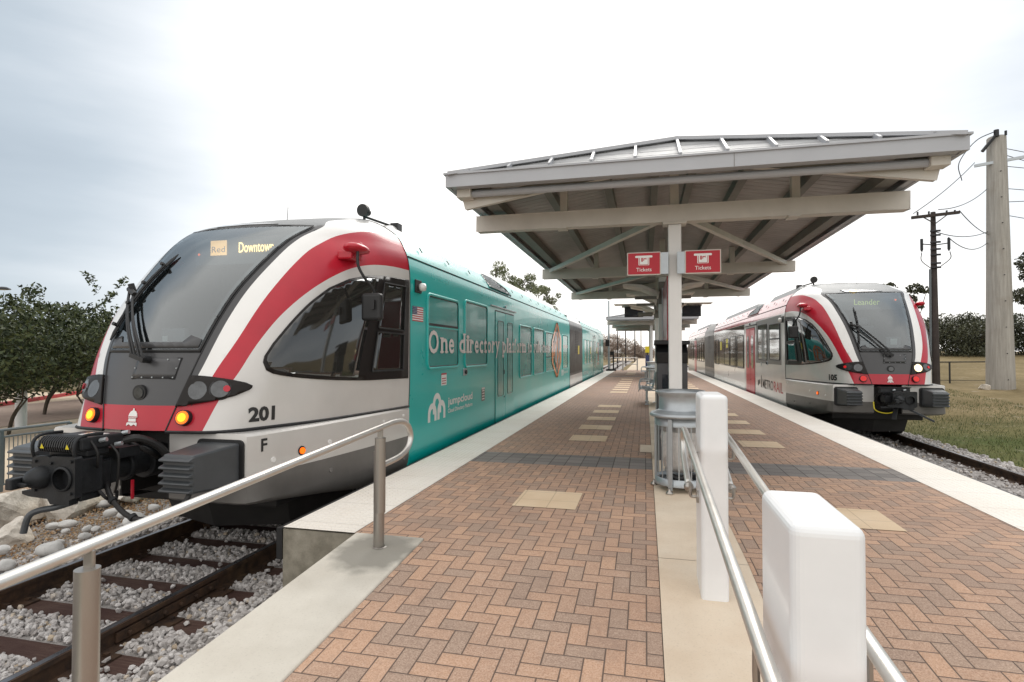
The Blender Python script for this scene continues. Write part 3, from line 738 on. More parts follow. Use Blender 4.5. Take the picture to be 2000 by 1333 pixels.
        mb=MB(); pc=Vector(((1.36 if sg==side_seen else 1.27)*sg,1.60,2.60+ZO))
        prof=[]
        mb.lathe([(.0,-.20),(.05,-.19),(.10,-.12),(.115,-.02),(.10,.08),(.06,.17),(.0,.22)],(0,0,0),20,ax='y')
        vv=[(pc.x+v[0]*1.05,pc.y+v[1]*1.1,pc.z+v[2]*.55+.03) for v in mb.v]
        if sg!=side_seen: vv=[(pc.x+(a-pc.x)*.7,pc.y+(b-pc.y)*.7,pc.z+(c_-pc.z)*.9) for a,b,c_ in vv]
        if sg!=side_seen and liv=='teal': vv=[(pc.x-.10*sg+(a-pc.x)*.7,b,c_-.05) for a,b,c_ in vv]
        pod=obj('mirror_pod',vv,mb.f,'red',T,smooth=True)
        mb=MB(); mb.box(min(1.18*sg,1.36*sg),max(1.18*sg,1.36*sg),1.47,1.72,2.50+ZO,2.60+ZO); mb.cyl((1.38*sg,1.62,2.68+ZO),(0,0,1),.03,.06,12); 
        if sg==side_seen: mb.build('pod_foot','red',pod,bevel=.02)
        if sg!=side_seen: pod.scale=(1,1,1)
        ma=MB(); ma.tube(smoothpath([(1.42*sg,1.50,2.58+ZO),(1.44*sg,1.48,2.42+ZO),(1.50*sg,1.52,2.28+ZO),(1.57*sg,1.60,2.15+ZO),(1.58*sg,1.61,2.0+ZO)],5),.017,8); 
        if sg==side_seen: ma.build('mirror_arm','black',T)
        mb=MB(); mb.box(min(1.46*sg,1.70*sg),max(1.46*sg,1.70*sg),1.50,1.60,1.80+ZO,2.11+ZO); 
        if sg==side_seen:
            mi_=mb.build('mirror','black',T,bevel=.035,seg=3)
            mb=MB(); mb.box(min(1.60*sg,1.64*sg),max(1.60*sg,1.64*sg),1.47,1.51,1.93+ZO,2.03+ZO); mb.build('mirror_clamp','black',mi_)
        # ---- lower skirt with buffer
        top=[(.28,.115),(.70,.105),(1.03,.105),(1.10,.125),(1.145,.20),(1.20,.45),(1.30,.98),(1.40,1.75),(1.47,2.4),(1.495,2.76)]
        lev=[(.715,.07,.0),(.712,.02,.0),(.69,.0,.0),(.60,.0,0),(.35,.0,0),(.335,.006,0),(.10,.0,.0),(-.02,.03,.04),(-.14,.10,.18),(-.20,.22,.40)]
        V=[];Fc=[];mi=[];n=len(top)
        for z,ix,iy in lev:
            for q,(x,y) in enumerate(top):
                fx=0 if q==0 else 1; end=1 if y<2.5 else .6
                zl=z if z>=.1 else .10+(z-.10)*(.15+.85*min(1,y/1.7)); V.append(((x-ix*fx*end)*sg,y+iy*(1 if y<1.2 else max(0,(2.4-y)/1.2)),zl+ZO))
        for j in range(len(lev)-1):
            for i in range(n-1):
                Fc.append((j*n+i,j*n+i+1,(j+1)*n+i+1,(j+1)*n+i)); mi.append(0 if j<5 else 1)
        # top shelf back to the body
        b=len(V)
        for x,y in top: V.append((max(.2,x-.34 if x<1.3 else x-.2)*sg,y+.5,.70+ZO))
        for i in range(n-1): Fc.append((i,i+1,b+i+1,b+i)); mi.append(0)
        sk=obj('skirt',V,Fc,['silver','grey'],T,mi,True); sk.data.set_sharp_from_angle(angle=math.radians(35))
        # skirt inner cheek
        mb=MB(); mb.box(min(.262*sg,.276*sg),max(.262*sg,.276*sg),.115,.9,.10+ZO,.705+ZO); mb.build('skirt_cheek','under',sk)
        # buffer recess frame and buffer
        mb=MB(); mb.prism(rrect(.60,1.085,.235,.665,.05),lambda u,v,w:(u*sg,w,v+ZO),.095,.118); rf=mb.build('buffer_recess','black',sk)
        mb=MB(); mb.add([(x*sg,y,z+ZO) for y,xa,xb,za,zb in ((-.345,.665,.965,.285,.600),(.11,.635,1.05,.262,.640)) for x,z in ((xa,za),(xb,za),(xb,zb),(xa,zb))],[(0,1,2,3),(7,6,5,4),(0,4,5,1),(1,5,6,2),(2,6,7,3),(3,7,4,0)]); bf=mb.build('buffer','buffer',T,bevel=.02)
        mb=MB()
        for k in range(5):
            z0=.288+k*.063; xa,xb=sorted((.662*sg,.968*sg)); mb.add([(x,y,z+ZO) for x in (xa,xb) for y,z in ((-.335,z0-.004),(-.385,z0+.010),(-.385,z0+.026),(-.335,z0+.044))],[(0,1,2,3),(7,6,5,4),(0,4,5,1),(1,5,6,2),(2,6,7,3)]); None
        mb.build('buffer_ribs','buffer',bf,bevel=.008)
        # skirt fittings
        def sknx(y): return np.interp(y,[.2,.45,.98,1.75,2.4,2.76],[1.145,1.20,1.30,1.40,1.47,1.495])
        for y,z,r,m_ in ((.38,.445,.030,'silver'),(1.12,.50,.030,'silver'),(1.14,.20,.030,'grey'),(2.12,.60,.022,'silver'),(2.60,.62,.022,'silver'),(2.1,.16,.022,'grey'),(2.62,.05,.022,'grey')):
            mb=MB(); mb.cyl((sknx(y)*sg,y,z+ZO),(sg,-.22,0),r,.02,16,0,r*.8); mb.build('skirt_cap','white' if m_=='silver' else 'grey',sk)
        mb=MB(); mb.cyl((sknx(.72)*sg,.72,.475+ZO),(sg,-.2,0),.045,.02,18); o=mb.build('side_marker','black',T)
        mb=MB(); mb.cyl((sknx(.72)*sg+.01*sg,.718,.475+ZO),(sg,-.2,0),.032,.02,18); mb.build('lens','amber',o)
        sl_=math.atan2(.10,.53)
        if sg==side_seen:
            V2,F3=textmesh('F',.16,.004)
            obj('letter',[((sknx(.235+a)+.004)*sg,(.235+a) if sg>0 else .38-a,.545+b+ZO) for a,b in V2],F3,'txtblack',T)
            txt='201' if liv=='teal' else '105'
            V2,F3=textmesh(txt,.18,.008); W_=[]
            wd=max(a for a,_ in V2)
            for a,b in V2:
                aa=a if sg>0 else wd-a; p,nn_=sidey(.335+aa*1.0,.80+b*1.0); p=p+nn_*.004; W_.append((p[0]*sg,p[1],p[2]+ZO))
            obj('fleet_number',W_,F3,'txtblack',T)
        # joint line between cab and car, and edge line below the body
        mb=MB(); P=[discpt(4.995,t,.0) for t in np.linspace(0,9,40)]; mb.tube([Vector((p.x*sg,p.y+.004,p.z+ZO)) for p in P],.008,6); mb.build('panel_joint','black',T)
        mb=MB(); mb.tube([Vector((p[0]*sg,p[1],p[2]-.012+ZO)) for p in (S(s,0) for s in np.linspace(0,5,30))],.016,6); mb.build('body_edge_seal','black',T)
        # seam of the front mask
        mb=MB(); mb.tube([Vector((p[0]*sg,p[1]-.002,p[2]+ZO)) for p in (crn(RA[:,0],t) for t in np.linspace(0,7,50))],.007,6); mb.build('mask_seam','black',T)
        # roof horn
    if True:
        mb=MB(); mb.cyl((.72*side_seen,2.62+.3,3.44+ZO),(.1*side_seen,1,.1),.088,.06,24); mb.cyl((.72*side_seen,3.0,3.44+ZO),(0,1,0),.05,.12,14); mb.tube([(.72*side_seen,2.95,3.36+ZO),(.86*side_seen,3.3,3.33+ZO),(.96*side_seen,3.45,3.30+ZO)],.018,8); mb.box(min(.9*side_seen,1.02*side_seen),max(.9*side_seen,1.02*side_seen),3.40,3.55,3.20+ZO,3.36+ZO); mb.tube([(.72*side_seen,2.95,3.40+ZO),(.72*side_seen,2.95,3.2+ZO)],.02,8)
        mb.build('roof_horn','black',T)
        mb=MB(); mb.tube([(-.2*side_seen,2.5,3.2+ZO),(-.2*side_seen,2.52,3.44+ZO)],.004,6); mb.build('roof_aerial','black',T)
    # dark void between the skirts, under-nose frame, plough
    mb=MB(); mb.box(-.95,.95,.75,2.7,-.12+ZO,.70+ZO); mb.box(-.26,.26,.30,.75,.28+ZO,.68+ZO); mb.box(-.9,.9,.55,.75,.12+ZO,.60+ZO); mb.build('nose_frame','under',T,bevel=.02)
    mb=MB(); V=[]
    pl=[(-1.12,1.95),(-.80,1.15),(0,.90),(.80,1.15),(1.12,1.95)]
    for z,k in ((-.14,0),(-.44,.10)):
        for x,y in pl: V.append((x*(1-k*.5),y+k,z+ZO))
    for x,y in pl: V.append((x*.92,y+.12,-.14+ZO))
    for x,y in pl: V.append((x*.88,y+.20,-.44+ZO))
    Fc=[]
    for a,b in((0,5),(10,15),(0,10),(5,15)): Fc+=[(a+i,a+i+1,b+i+1,b+i) for i in range(4)]
    obj('snow_plough',V,Fc,'under',T)
    # ---- coupler
    cz=.46+ZO; tl_=(liv=='teal')
    mb=MB()
    mb.cyl((0,.05,cz-.03),(0,1,0),.10,1.0,24); mb.cyl((0,-.10,cz-.03),(0,1,0),.13,.05,24); mb.cyl((0,.22,cz-.03),(0,1,0),.15,.26,24); mb.box(-.13,.13,-.46,-.26,cz-.13,cz+.09)
    cp=mb.build('coupler','iron',T,bevel=.01)
    # front plate with real holes: built as ring strips round the funnel
    hp=[(-.215,.12),(-.19,.155),(-.06,.165),(-.03,.15),(.0,.165),(.215,.165),(.225,.15),(.225,-.15),(.17,-.175),(.17,-.215),(-.02,-.215),(-.05,-.175),(-.24,-.165),(-.31,-.150),(-.31,-.125),(-.215,-.115)]
    hole=[(.10+.082*math.cos(a_),-.010+.082*math.sin(a_)) for a_ in np.linspace(0,2*math.pi,25)[:-1]]
    vv,ff=cdt(hp,.05,(hole+[hole[0]],)); ff=[f for f in ff if not inpoly(sum(vv[i][0] for i in f)/3,sum(vv[i][1] for i in f)/3,hole)]
    n=len(vv); V=[(u,-.72,v+cz) for u,v in vv]+[(u,-.66,v+cz) for u,v in vv]; Fc=[tuple(f) for f in ff]+[tuple(n+q for q in reversed(f)) for f in ff]
    ed=set((f[i],f[(i+1)%3]) for f in ff for i in range(3))
    Fc+=[(a_,b_,n+b_,n+a_) for a_,b_ in ed if (b_,a_) not in ed]
    obj('coupler_face',V,Fc,'iron',cp)
    mb=MB(); mb.lathe([(.084,-.72),(.078,-.66),(.05,-.56),(0,-.54)],(.10,0,cz-.010),26,ax='y'); mb.build('coupler_funnel','black',cp)
    mb=MB(); mb.lathe([(.082,-.735),(.097,-.735),(.100,-.72),(.082,-.715)],(.10,0,cz-.010),26,ax='y'); mb.build('funnel_ring','iron',cp,True)
    mb=MB(); mb.box(-.19,.20,-.66,-.46,cz-.15,cz+.14); mb.box(-.10,.15,-.52,-.34,cz-.16,cz+.08); mb.box(.08,.17,-.63,-.45,cz-.21,cz-.15); mb.build('coupler_body','iron',cp,bevel=.015)
    mb=MB(); mb.lathe([(.092,-.72),(.088,-.755),(.070,-.80),(.045,-.83),(.02,-.845),(0,-.85)],(-.11,0,cz-.005),22,ax='y'); mb.build('coupler_cone','iron',cp,smooth=True)
    mb=MB(); mb.box(-.20,-.08,-.86,-.80,cz-.055,cz-.025); mb.box(-.235,-.17,-.90,-.78,cz-.075,cz+.012); mb.build('cone_hook','iron',cp,bevel=.01)
    for x,z in ((-.17,.12),(.19,.13),(-.01,.11),(.19,-.12),(-.17,-.11)): mb=MB(); mb.cyl((x,-.725,cz+z),(0,1,0),.012,.02,8); mb.build('face_bolt','iron',cp)
    if tl_:
        mb=MB(); mb.box(-.22,.21,-.66,-.28,cz+.20,cz+.30); mb.box(-.20,.19,-.60,-.40,cz+.14,cz+.20); eh=mb.build('electric_head','iron',T,bevel=.015)
        prof=[(-.66,.185),(-.70,.20),(-.712,.235),(-.70,.28),(-.665,.312),(-.60,.318),(-.60,.185)]
        mb=MB(); mb.prism([(a_+.012,b_*.97+.006) for a_,b_ in prof],lambda u,v,w:(w,u,v+cz),-.175,.18)
        for k in range(15):
            x=-.17+k*.0233; mb.prism(prof,lambda u,v,w:(w,u,v+cz),x,x+.012)
        mb.build('ribbed_cover','black',eh)
        for x in (-.215,.205):
            mb=MB(); mb.tube(smoothpath([(x,-.64,cz+.08),(x,-.705,cz+.16),(x,-.71,cz+.27),(x,-.64,cz+.32),(x,-.48,cz+.32)],4),.013,8); mb.build('cover_bracket','iron',eh)
        for x in (-.12,.135):
            mb=MB(); mb.add([(x-.02,-.714,cz+.222),(x+.02,-.714,cz+.222),(x,-.716,cz+.262)],[(0,1,2)]); mb.build('warning_triangle','yellow',eh)
        mb=MB(); mb.box(-.02,.16,-.50,-.38,cz+.302,cz+.306); mb.build('cover_label','txtwhite',eh)
        hoses=[([(.17,-.30,cz+.22),(.27,-.20,cz+.24),(.34,-.05,cz+.14),(.37,.06,cz-.04),(.34,.16,cz-.2)],.034),([(.17,-.5,cz-.12),(.22,-.45,cz-.22),(.20,-.35,cz-.26),(.10,-.25,cz-.22)],.013),([(.20,-.58,cz+.28),(.25,-.56,cz+.18),(.23,-.54,cz+.08),(.18,-.50,cz+.04)],.010),([(.22,-.42,cz+.22),(.28,-.40,cz+.12),(.25,-.38,cz-.1),(.18,-.34,cz-.2)],.010),([(.1,-.15,cz+.2),(.2,-.05,cz+.1),(.16,.1,cz+.02)],.02)]
    else:
        mb=MB(); mb.box(-.34,.22,-.42,-.30,cz+.12,cz+.24); mb.box(-.36,.24,-.44,-.28,cz+.225,cz+.24); eh=mb.build('electric_head','iron',T,bevel=.01)
        hoses=[([(-.25,-.3,cz+.12),(-.33,-.2,cz+.05),(-.30,.0,cz-.1)],.025),([(.2,-.3,cz+.1),(.3,-.15,cz+.0),(.25,.05,cz-.15)],.03)]
    for P,r_ in hoses: mb=MB(); mb.tube(smoothpath(P,6),r_,10); mb.build('air_hose','hose',T)
    for x,y,z in ((.24,-.50,.27),(.26,-.38,.22),(.22,-.28,.30),(-.20,-.25,.2)) if tl_ else ((-.1,-.45,.18),(.1,-.45,.18)):
        mb=MB(); mb.cyl((x,y,cz+z),(1,.3,.2),.018,.055,10); mb.build('hose_coupling','galv',T)
    mb=MB(); mb.box(-.1,.20,-.32,-.12,cz+.08,cz+.17); mb.box(-.30,-.19,-.55,-.3,cz-.08,cz+.06); mb.build('coupler_valve','iron',T,bevel=.006)
    if tl_:
        mb=MB(); mb.box(.30,.318,-.30,-.282,cz-.26,cz-.10); mb.build('red_tag','red',T)
        mb=MB(); mb.tube(smoothpath([(.10,-.60,cz-.21),(.0,-.68,cz-.245),(-.09,-.76,cz-.26),(-.13,-.80,cz-.30),(-.15,-.82,cz-.42)],5),.024,10); mb.build('uncoupling_pipe','buffer',T)
        mb=MB(); mb.tube(smoothpath([(.12,-.36,cz-.10),(.20,-.42,cz-.16),(.30,-.45,cz-.25),(.45,-.46,cz-.345),(.62,-.46,cz-.365),(.80,-.42,cz-.32),(.92,-.36,cz-.22),(.92,-.30,cz-.1)],8),.021,10); hh=mb.build('hanging_hose','hose',T)
        for c_ in ((.28,-.445,cz-.235),(.50,-.46,cz-.355)): mb=MB(); mb.cyl(c_,(1,-.1,-.6),.033,.03,10); mb.build('hose_clip','iron',hh)
    else:
        mb=MB(); mb.bar((.1,-.6,cz-.20),(.45,-.9,cz-.42),.035,.035); mb.build('uncoupling_pipe','buffer',T)
        mb=MB(); mb.bar((-.12,-.6,cz-.17),(-.20,-.7,cz-.42),.08,.03); mb.bar((-.45,-.7,cz-.17),(-.2,-.66,cz-.17),.04,.03); mb.build('coupler_arm','iron',T)
        mb=MB(); mb.tube(smoothpath([(-.4,-.2,cz-.1),(-.42,-.35,cz-.26),(-.25,-.42,cz-.32),(-.05,-.40,cz-.28)],6),.012,8); mb.build('hanging_hose','yellow',T)

def make_train(liv,name,label,loc,seen):
    T=thing(name,label,'train',(loc[0],loc[1],-ZO))
    cab_extras(T,seen,liv)
    main,roof=('teal','tealroof') if liv=='teal' else ('silver','redroof')
    L1,L2,L3,L4=2.765,19.1,24.05,38.3
    cb=carbody(L1,L2-.02,[main,roof],4,'car_body',T,cuts=(6,10,15)); cb2=carbody(L3+.02,L4,[main,roof],4,'car_body',T,cuts=(28,33))
    pm=carbody(L2+.05,L3-.05,['darkgrey','white' if liv=='teal' else 'grey'],6,'power_module',T,inset=.0)
    mb=MB(); mb.box(-1.36,1.36,L2-.06,L2+.09,-.1+ZO,3.0+ZO); mb.box(-1.36,1.36,L3-.09,L3+.06,-.1+ZO,3.0+ZO); mb.build('gangway_bellows','black',T)
    # far cab, mirrored
    for sg in (1,-1):
        V,F2,mi=shell(sheetlib(),None,sg,[([(-.1,1.3)]+C1+list(reversed(C2))+[(.6,1.3)],2),([(-.1,-.1),(.962,-.1)]+C3+list(reversed(C2))+[(.6,1.3),(-.1,.64)],1),([(-.1,.64),(.6,.64)]+C1+[(5.1,9.1),(-.1,9.1)],3)],'far',T)
        obj('far_cab_skin',[(x,L4+L1-y,z) for x,y,z in V],[tuple(reversed(f)) for f in F2],['silver','red','white','darkgrey'],T,mi,True)
        P=WIN; vv,ff=cdt(WIN,.3); obj('far_cab_window',[((S(min(s,5),t)[0]+.01)*sg,L4+L1-S(min(s,5),t)[1],S(min(s,5),t)[2]+ZO) for s,t in vv],ff,'sideglass',T)
    V=[];Fc=[]
    for z in np.linspace(.738,2.925,12):
        for i in range(9):
            x=maskw(z)*(2*i/8-1); p=maskpt(x,z); V.append((p[0],L4+L1-p[1],p[2]+ZO))
    for j in range(11): Fc+=[(j*9+i,j*9+i+1,j*9+i+10,j*9+i+9) for i in range(8)]
    obj('far_mask',V,Fc,'farwind',T)
    mb=MB(); mb.box(-1.2,1.2,38.4,40.6,-.1+ZO,.72+ZO); mb.build('far_skirt','silver',T,bevel=.05)
    # roof equipment fairings and seams
    for (a,b,zt) in ((2.95,7.4,3.33),(8.9,18.4,3.34),(25.2,35,3.36)):
        mb=MB(); V=[(x*w,y,z+ZO) for y,w,zz in((a,.94,0),(a+.35,1,1),(b-.9,1,1),(b,.92,0)) for x,z in((-1.14,3.10),(-.98,3.17+(zt-3.17)*zz*.80),(0,3.27+(zt-3.22)*zz),(.98,3.17+(zt-3.17)*zz*.80),(1.14,3.10))]
        Fc=[(i*5+k,i*5+k+1,i*5+k+6,i*5+k+5) for i in range(3) for k in range(4)]
        o=obj('roof_fairing',V,Fc,'white' if liv=='teal' else 'forehead',T)
    for sg in (1,-1):
        mb=MB()
        for a,b in ((L1,L2),(L3,L4)): mb.box(min(1.452*sg,1.464*sg),max(1.452*sg,1.464*sg),a+.02,b-.02,2.735+ZO,2.747+ZO)
        mb.build('roof_seam','roofseam',T)
        mb=MB()
        for y in list(np.arange(3.4,18.8,1.15))+list(np.arange(24.8,38,1.15)):
            mb.bar((1.405*sg,y,2.90+ZO),(1.365*sg,y,2.965+ZO),.022,.012)
        mb.build('roof_lug','black',T)
        # air intake grille in the roof side
        V=[(1.435*sg,6.9,2.80+ZO),(1.435*sg,8.75,2.80+ZO),(1.20*sg,7.6,3.12+ZO),(1.20*sg,6.9,3.12+ZO)]
        mb=MB(); mb.add([(v[0]+.012*sg,v[1],v[2]+.008) for v in V],[(0,1,2,3)]); g=mb.build('roof_grille','white' if liv=='teal' else 'forehead',T)
        mb=MB()
        for k in range(6):
            q=k/6; mb.bar((1.435*sg+.02*sg-.235*sg*q,6.95,2.81+.32*q+ZO),(1.435*sg+.02*sg-.235*sg*q,8.65-1.1*q,2.81+.32*q+ZO),.02,.02)
        mb.build('grille_bars','galv',g)
        mb=MB(); mb.tube([(1.44*sg,8.8,2.79+ZO),(1.37*sg,8.5,2.93+ZO),(1.22*sg,7.7,3.10+ZO)],.016,6); mb.build('fairing_edge','black',T)
    # windows, doors
    o1=-4.19
    wins=[(7.62,8.93,1.235,2.27,1),(9.34,10.70,1.215,2.33,0),(13.72,15.14,.83,2.10,0),(15.52,17.07,.83,2.10,0),(17.46,19.08,.85,2.06,1),(21.2,22.6,.83,2.08,0)]
    rear=[(28.9,30.3,.83,2.08,0),(30.5,31.9,.83,2.08,0),(32.1,33.5,.83,2.08,0),(37.0,38.4,.83,2.08,0),(38.6,40.0,1.2,2.3,0)]
    for sg in (1,-1):
        if liv=='teal':
            for a,b,c,d,div in wins+rear:
                w=sideplate(T,'side_window',a+o1,b+o1,c,d,'tealglass',sg,.006,.07,True,'teal')
                if div:
                    k=(c+(d-c)*.60) if a<10 else c+(d-c)*.36
                    spx(T,'window_bar',[(a+o1,k-.018),(b+o1,k-.018),(b+o1,k+.018),(a+o1,k+.018)],'black',sg,.014,w)
                    spx(T,'bar_face',[(a+o1,k-.045),(b+o1,k-.045),(b+o1,k-.02),(a+o1,k-.02)],'teal',sg,.015,w)
                Q=rrect(a+o1,b+o1,c,d,.07); mb=MB(); Pq=[Vector((1.498*sg,u,v+ZO)) for u,v in Q]; mb.tube(Pq+[Pq[0]],.008,5,caps=False); mb.build('window_seal','black',w)
            dm,dg=('teal','tealglass')
        else:
            # glossy black band carrying the windows
            spx(T,'window_band',[(3.25,1.08),(6.95,1.08),(6.95,2.50),(3.25,2.50)],'darkglass' if False else 'grey',sg,.004)
            spx(T,'window_band',[(9.28,.80),(19.05,.80),(19.05,2.51),(9.28,2.51)],'darkglass',sg,.005)
            spx(T,'window_band',[(24.1,.80),(38.2,.80),(38.2,2.51),(24.1,2.51)],'darkglass',sg,.005)
            spx(T,'white_side_panel',[(9.28,-.02),(19.05,-.02),(19.05,.78),(9.28,.78)],'white',sg,.004)
            for a,b,c,d,div in wins+rear:
                w=sideplate(T,'side_window',a+o1,b+o1,c,d,'paxglass',sg,.012,.05,True,'black',.03,.02)
                if div: spx(T,'window_bar',[(a+o1,1.82),(b+o1,1.82),(b+o1,1.86),(a+o1,1.86)],'black',sg,.018,w)
            dm,dg=('red','paxglass')
        for d0,d1 in ((11.33,13.08),(34.2,35.9)):
            a,b=d0+o1,d1+o1; m_=(a+b)/2
            fr=MB(); fr.prism(rrect(a,b,-.06,2.34,.05),lambda u,v,w:(sg*w,u,v+ZO),1.48,1.494); dr=fr.build('door_frame','black',T)
            for p,q in ((a+.03,m_-.008),(m_+.008,b-.03)):
                l=spx(T,'door_leaf',rrect(p,q,-.04,2.31,.03),dm,sg,.012)
                if liv=='teal':
                    w0=rrect(p+.17,q-.17,.50,2.12,.05); spx(T,'door_glass',w0,dg,sg,.0145,l)
                    mb=MB(); Pq=[Vector((1.506*sg,u,v+ZO)) for u,v in w0]; mb.tube(Pq+[Pq[0]],.005,5,caps=False); mb.build('glass_seal','black',l)
                else: 
                    mb=MB(); mb.prism(rrect(p+.2,q-.2,.85,2.05,.20),lambda u,v,w:(sg*w,u,v+ZO),1.5,1.512); mb.build('door_glass','paxglass',l)
            mb=MB(); mb.cyl((1.502*sg,m_-.12,1.02),(1,0,0),.02,.02,10); mb.box(min(1.50*sg,1.51*sg),max(1.50*sg,1.51*sg),m_-.14,m_-.10,.96+ZO,1.05+ZO); mb.build('door_button','black',dr)
            mb=MB(); mb.box(min(1.49*sg,1.52*sg),max(1.49*sg,1.52*sg),a-.35,b+.15,2.40+ZO,2.425+ZO); mb.cyl((1.50*sg,m_,2.47+ZO),(1,0,0),.035,.05,12); mb.build('door_camera','black' if liv!='teal' else 'galv',T)
        # power module details
        mb=MB()
        for k in range(14): mb.box(min(1.49*sg,1.50*sg),max(1.49*sg,1.50*sg),21.0,22.2,1.40+k*.075+ZO,1.44+k*.075+ZO)
        mb.build('module_louvre','black',pm)
        spx(T,'module_band',[(L2+.1,.55),(L3-.1,.55),(L3-.1,2.4),(L2+.1,2.4)],'gasket',sg,.003,pm)
        spx(T,'module_lower',[(L2+.1,-.02),(L3-.1,-.02),(L3-.1,.45),(L2+.1,.45)],'grey' if liv!='teal' else 'silver',sg,.003,pm)
        # exterior cameras
        mb=MB(); mb.box(min(1.49*sg,1.51*sg),max(1.49*sg,1.51*sg),2.93,3.15,2.27+ZO,2.45+ZO); cbx=mb.build('camera_box','black',T,bevel=.008)
        mb=MB(); mb.lathe([(0,.0),(.05,.01),(.06,.04),(.05,.085),(0,.10)],(0,0,0),16,ax='x'); obj('camera_dome',[((1.51+v[0])*sg,3.06+v[1],2.35+ZO+v[2]) for v in mb.v],mb.f,'white',cbx,smooth=True)
        mb=MB(); mb.box(min(1.49*sg,1.505*sg),max(1.49*sg,1.505*sg),5.03,5.22,1.04+ZO,1.16+ZO); cb3=mb.build('button_box','galv',T,bevel=.006)
        mb=MB(); mb.cyl((1.51*sg,5.14,1.10+ZO),(1,0,0),.035,.04,14); mb.build('button','black',cb3)
    # wheels and underframe
    for y in (1.7,3.9,17.8,21.6,37.5):
        for sg in (1,-1):
            mb=MB(); mb.cyl((.75*sg,y,.42),(1,0,0),.42,.13,28); mb.cyl((.82*sg,y,.42),(1,0,0),.2,.1,16); mb.build('wheel','iron',T)
    mb=MB(); mb.box(-1.1,1.1,2.7,39,.16,.5); mb.build('underframe','under',T)
    sg=seen
    def sidefn(y0,z0,off=.004): 
        return (lambda u,v:(1.49+off,y0+u+o1,z0+v+ZO)) if sg>0 else (lambda u,v:(-1.49-off,y0-u+o1,z0+v+ZO))
    if liv=='teal':
        # slogan in condensed slab serif: word by word with slab feet
        y=7.60; slog='One directory platform to rule them all.'
        widths={'O':.47,'n':.34,'e':.29,' ':.20,'d':.36,'i':.19,'r':.27,'c':.29,'t':.22,'o':.33,'y':.35,'p':.36,'l':.19,'a':.31,'f':.22,'m':.50,'u':.35,'h':.35,'.':.12}
        wi=0; tot=sum(widths[c] for c in slog); scx=(19.35-7.60)/tot*1.0; V=[];Fc=[]
        serif={'n':[(0,0),(1,0),(0,1)],'d':[(1,0),(1,2)],'i':[(.5,0),(.35,1)],'r':[(0,0),(0,1)],'y':[(0,1),(1,1)],'p':[(0,-1),(0,1)],'l':[(.5,0),(.4,2)],'f':[(.4,0)],'m':[(0,0),(.5,0),(1,0),(0,1)],'u':[(0,1),(.8,1),(1,0)],'h':[(0,0),(1,0),(0,2)],'t':[(.5,0)],'a':[(1,0)]}
        for c in slog:
            w=widths[c]*scx
            if c!=' ':
                a,b=textmesh(c,1,.020); xs=[q[0] for q in a]; x0,x1=min(xs),max(xs); gw=w*.80; bb=len(V)
                # thicken the stems sideways by mapping, keep height condensed and tall
                V+=[sidefn(y,1.44)((px-x0)/(x1-x0)*gw,py*.47) for px,py in a]; Fc+=[tuple(i+bb for i in f) for f in b]
                for sx,sy in serif.get(c,[]):
                    cx=.05*gw+sx*gw*.90; hz_={0:0,1:.50*.47+.0,2:.70*.47,-1:-.19*.47}[sy]; hw=.085
                    if sx in(0,): xa,xb=-.035,.12
                    elif sx==1: xa,xb=gw-.12,gw+.035
                    else: xa,xb=cx-.09,cx+.09
                    bb=len(V); dz=(0,.026) if sy<=0 else (-.026,0)
                    V+=[sidefn(y,1.44,.0045)(u,v) for u,v in ((xa,hz_+dz[0]),(xb,hz_+dz[0]),(xb,hz_+dz[1]),(xa,hz_+dz[1]))]; Fc.append((bb,bb+1,bb+2,bb+3))
            y+=w
            if c in ' .':
                obj('slogan_word',[(v[0]+.016,v[1],v[2]) for v in V],Fc,'txtpink',T); V=[];Fc=[]
        lettering('jumpcloud',sidefn(8.46,.60),1.30,.125,'txtwhite',T,bold=.022,cap=.70)
        lettering('Cloud Directory Platform',sidefn(8.46,.475),1.30,.065,'txtwhite',T,bold=.02,cap=.70)
        # cloud of three rounded arches
        def arch(cx,cz,r,w,z0):
            out=[(cx+r*math.cos(a),cz+r*math.sin(a)) for a in np.linspace(0,math.pi,14)]; inn=[(cx+(r-w)*math.cos(a),cz+(r-w)*math.sin(a)) for a in np.linspace(math.pi,0,14)]
            return out+[(cx-r,z0),(cx-r+w,z0)]+inn+[(cx+r-w,z0),(cx+r,z0)]
        mb=MB(); f=sidefn(7.62,.42)
        for cx,cz,r in ((.17,.10,.17),(.36,.24,.17),(.55,.12,.17)):
            pp=arch(cx,cz,r,.085,-.0 if cz<.2 else .10); mb.prism(pp,lambda u,v,w:(1.49+w+ (.001 if cz>.2 else 0),7.62+u+o1,.42+v+ZO),.002,.005)
        mb.build('cloud_emblem','txtwhite',T)
        # flag
        y0,z0,w,h=7.05,1.875,.38,.205; mb=MB()
        fx=lambda a,b,o=.003:(1.49+o,y0+a+o1,z0+b+ZO)
        for k in range(13): mb.add([fx(0,h*k/13),fx(w,h*k/13),fx(w,h*(k+1)/13),fx(0,h*(k+1)/13)],[(0,1,2,3)],k%2)
        mb.add([fx(0,h*6/13,.005),fx(w*.42,h*6/13,.005),fx(w*.42,h,.005),fx(0,h,.005)],[(0,1,2,3)],2)
        for r_ in range(5):
            for c_ in range(6 if r_%2==0 else 5):
                a=.012+c_*.025+(0 if r_%2==0 else .012); b=h*6/13+.012+r_*.021; mb.add([fx(a,b,.006),fx(a+.008,b,.006),fx(a+.008,b+.008,.006),fx(a,b+.008,.006)],[(0,1,2,3)],1)
        mb.build('flag',['red','txtwhite','navy'],T)
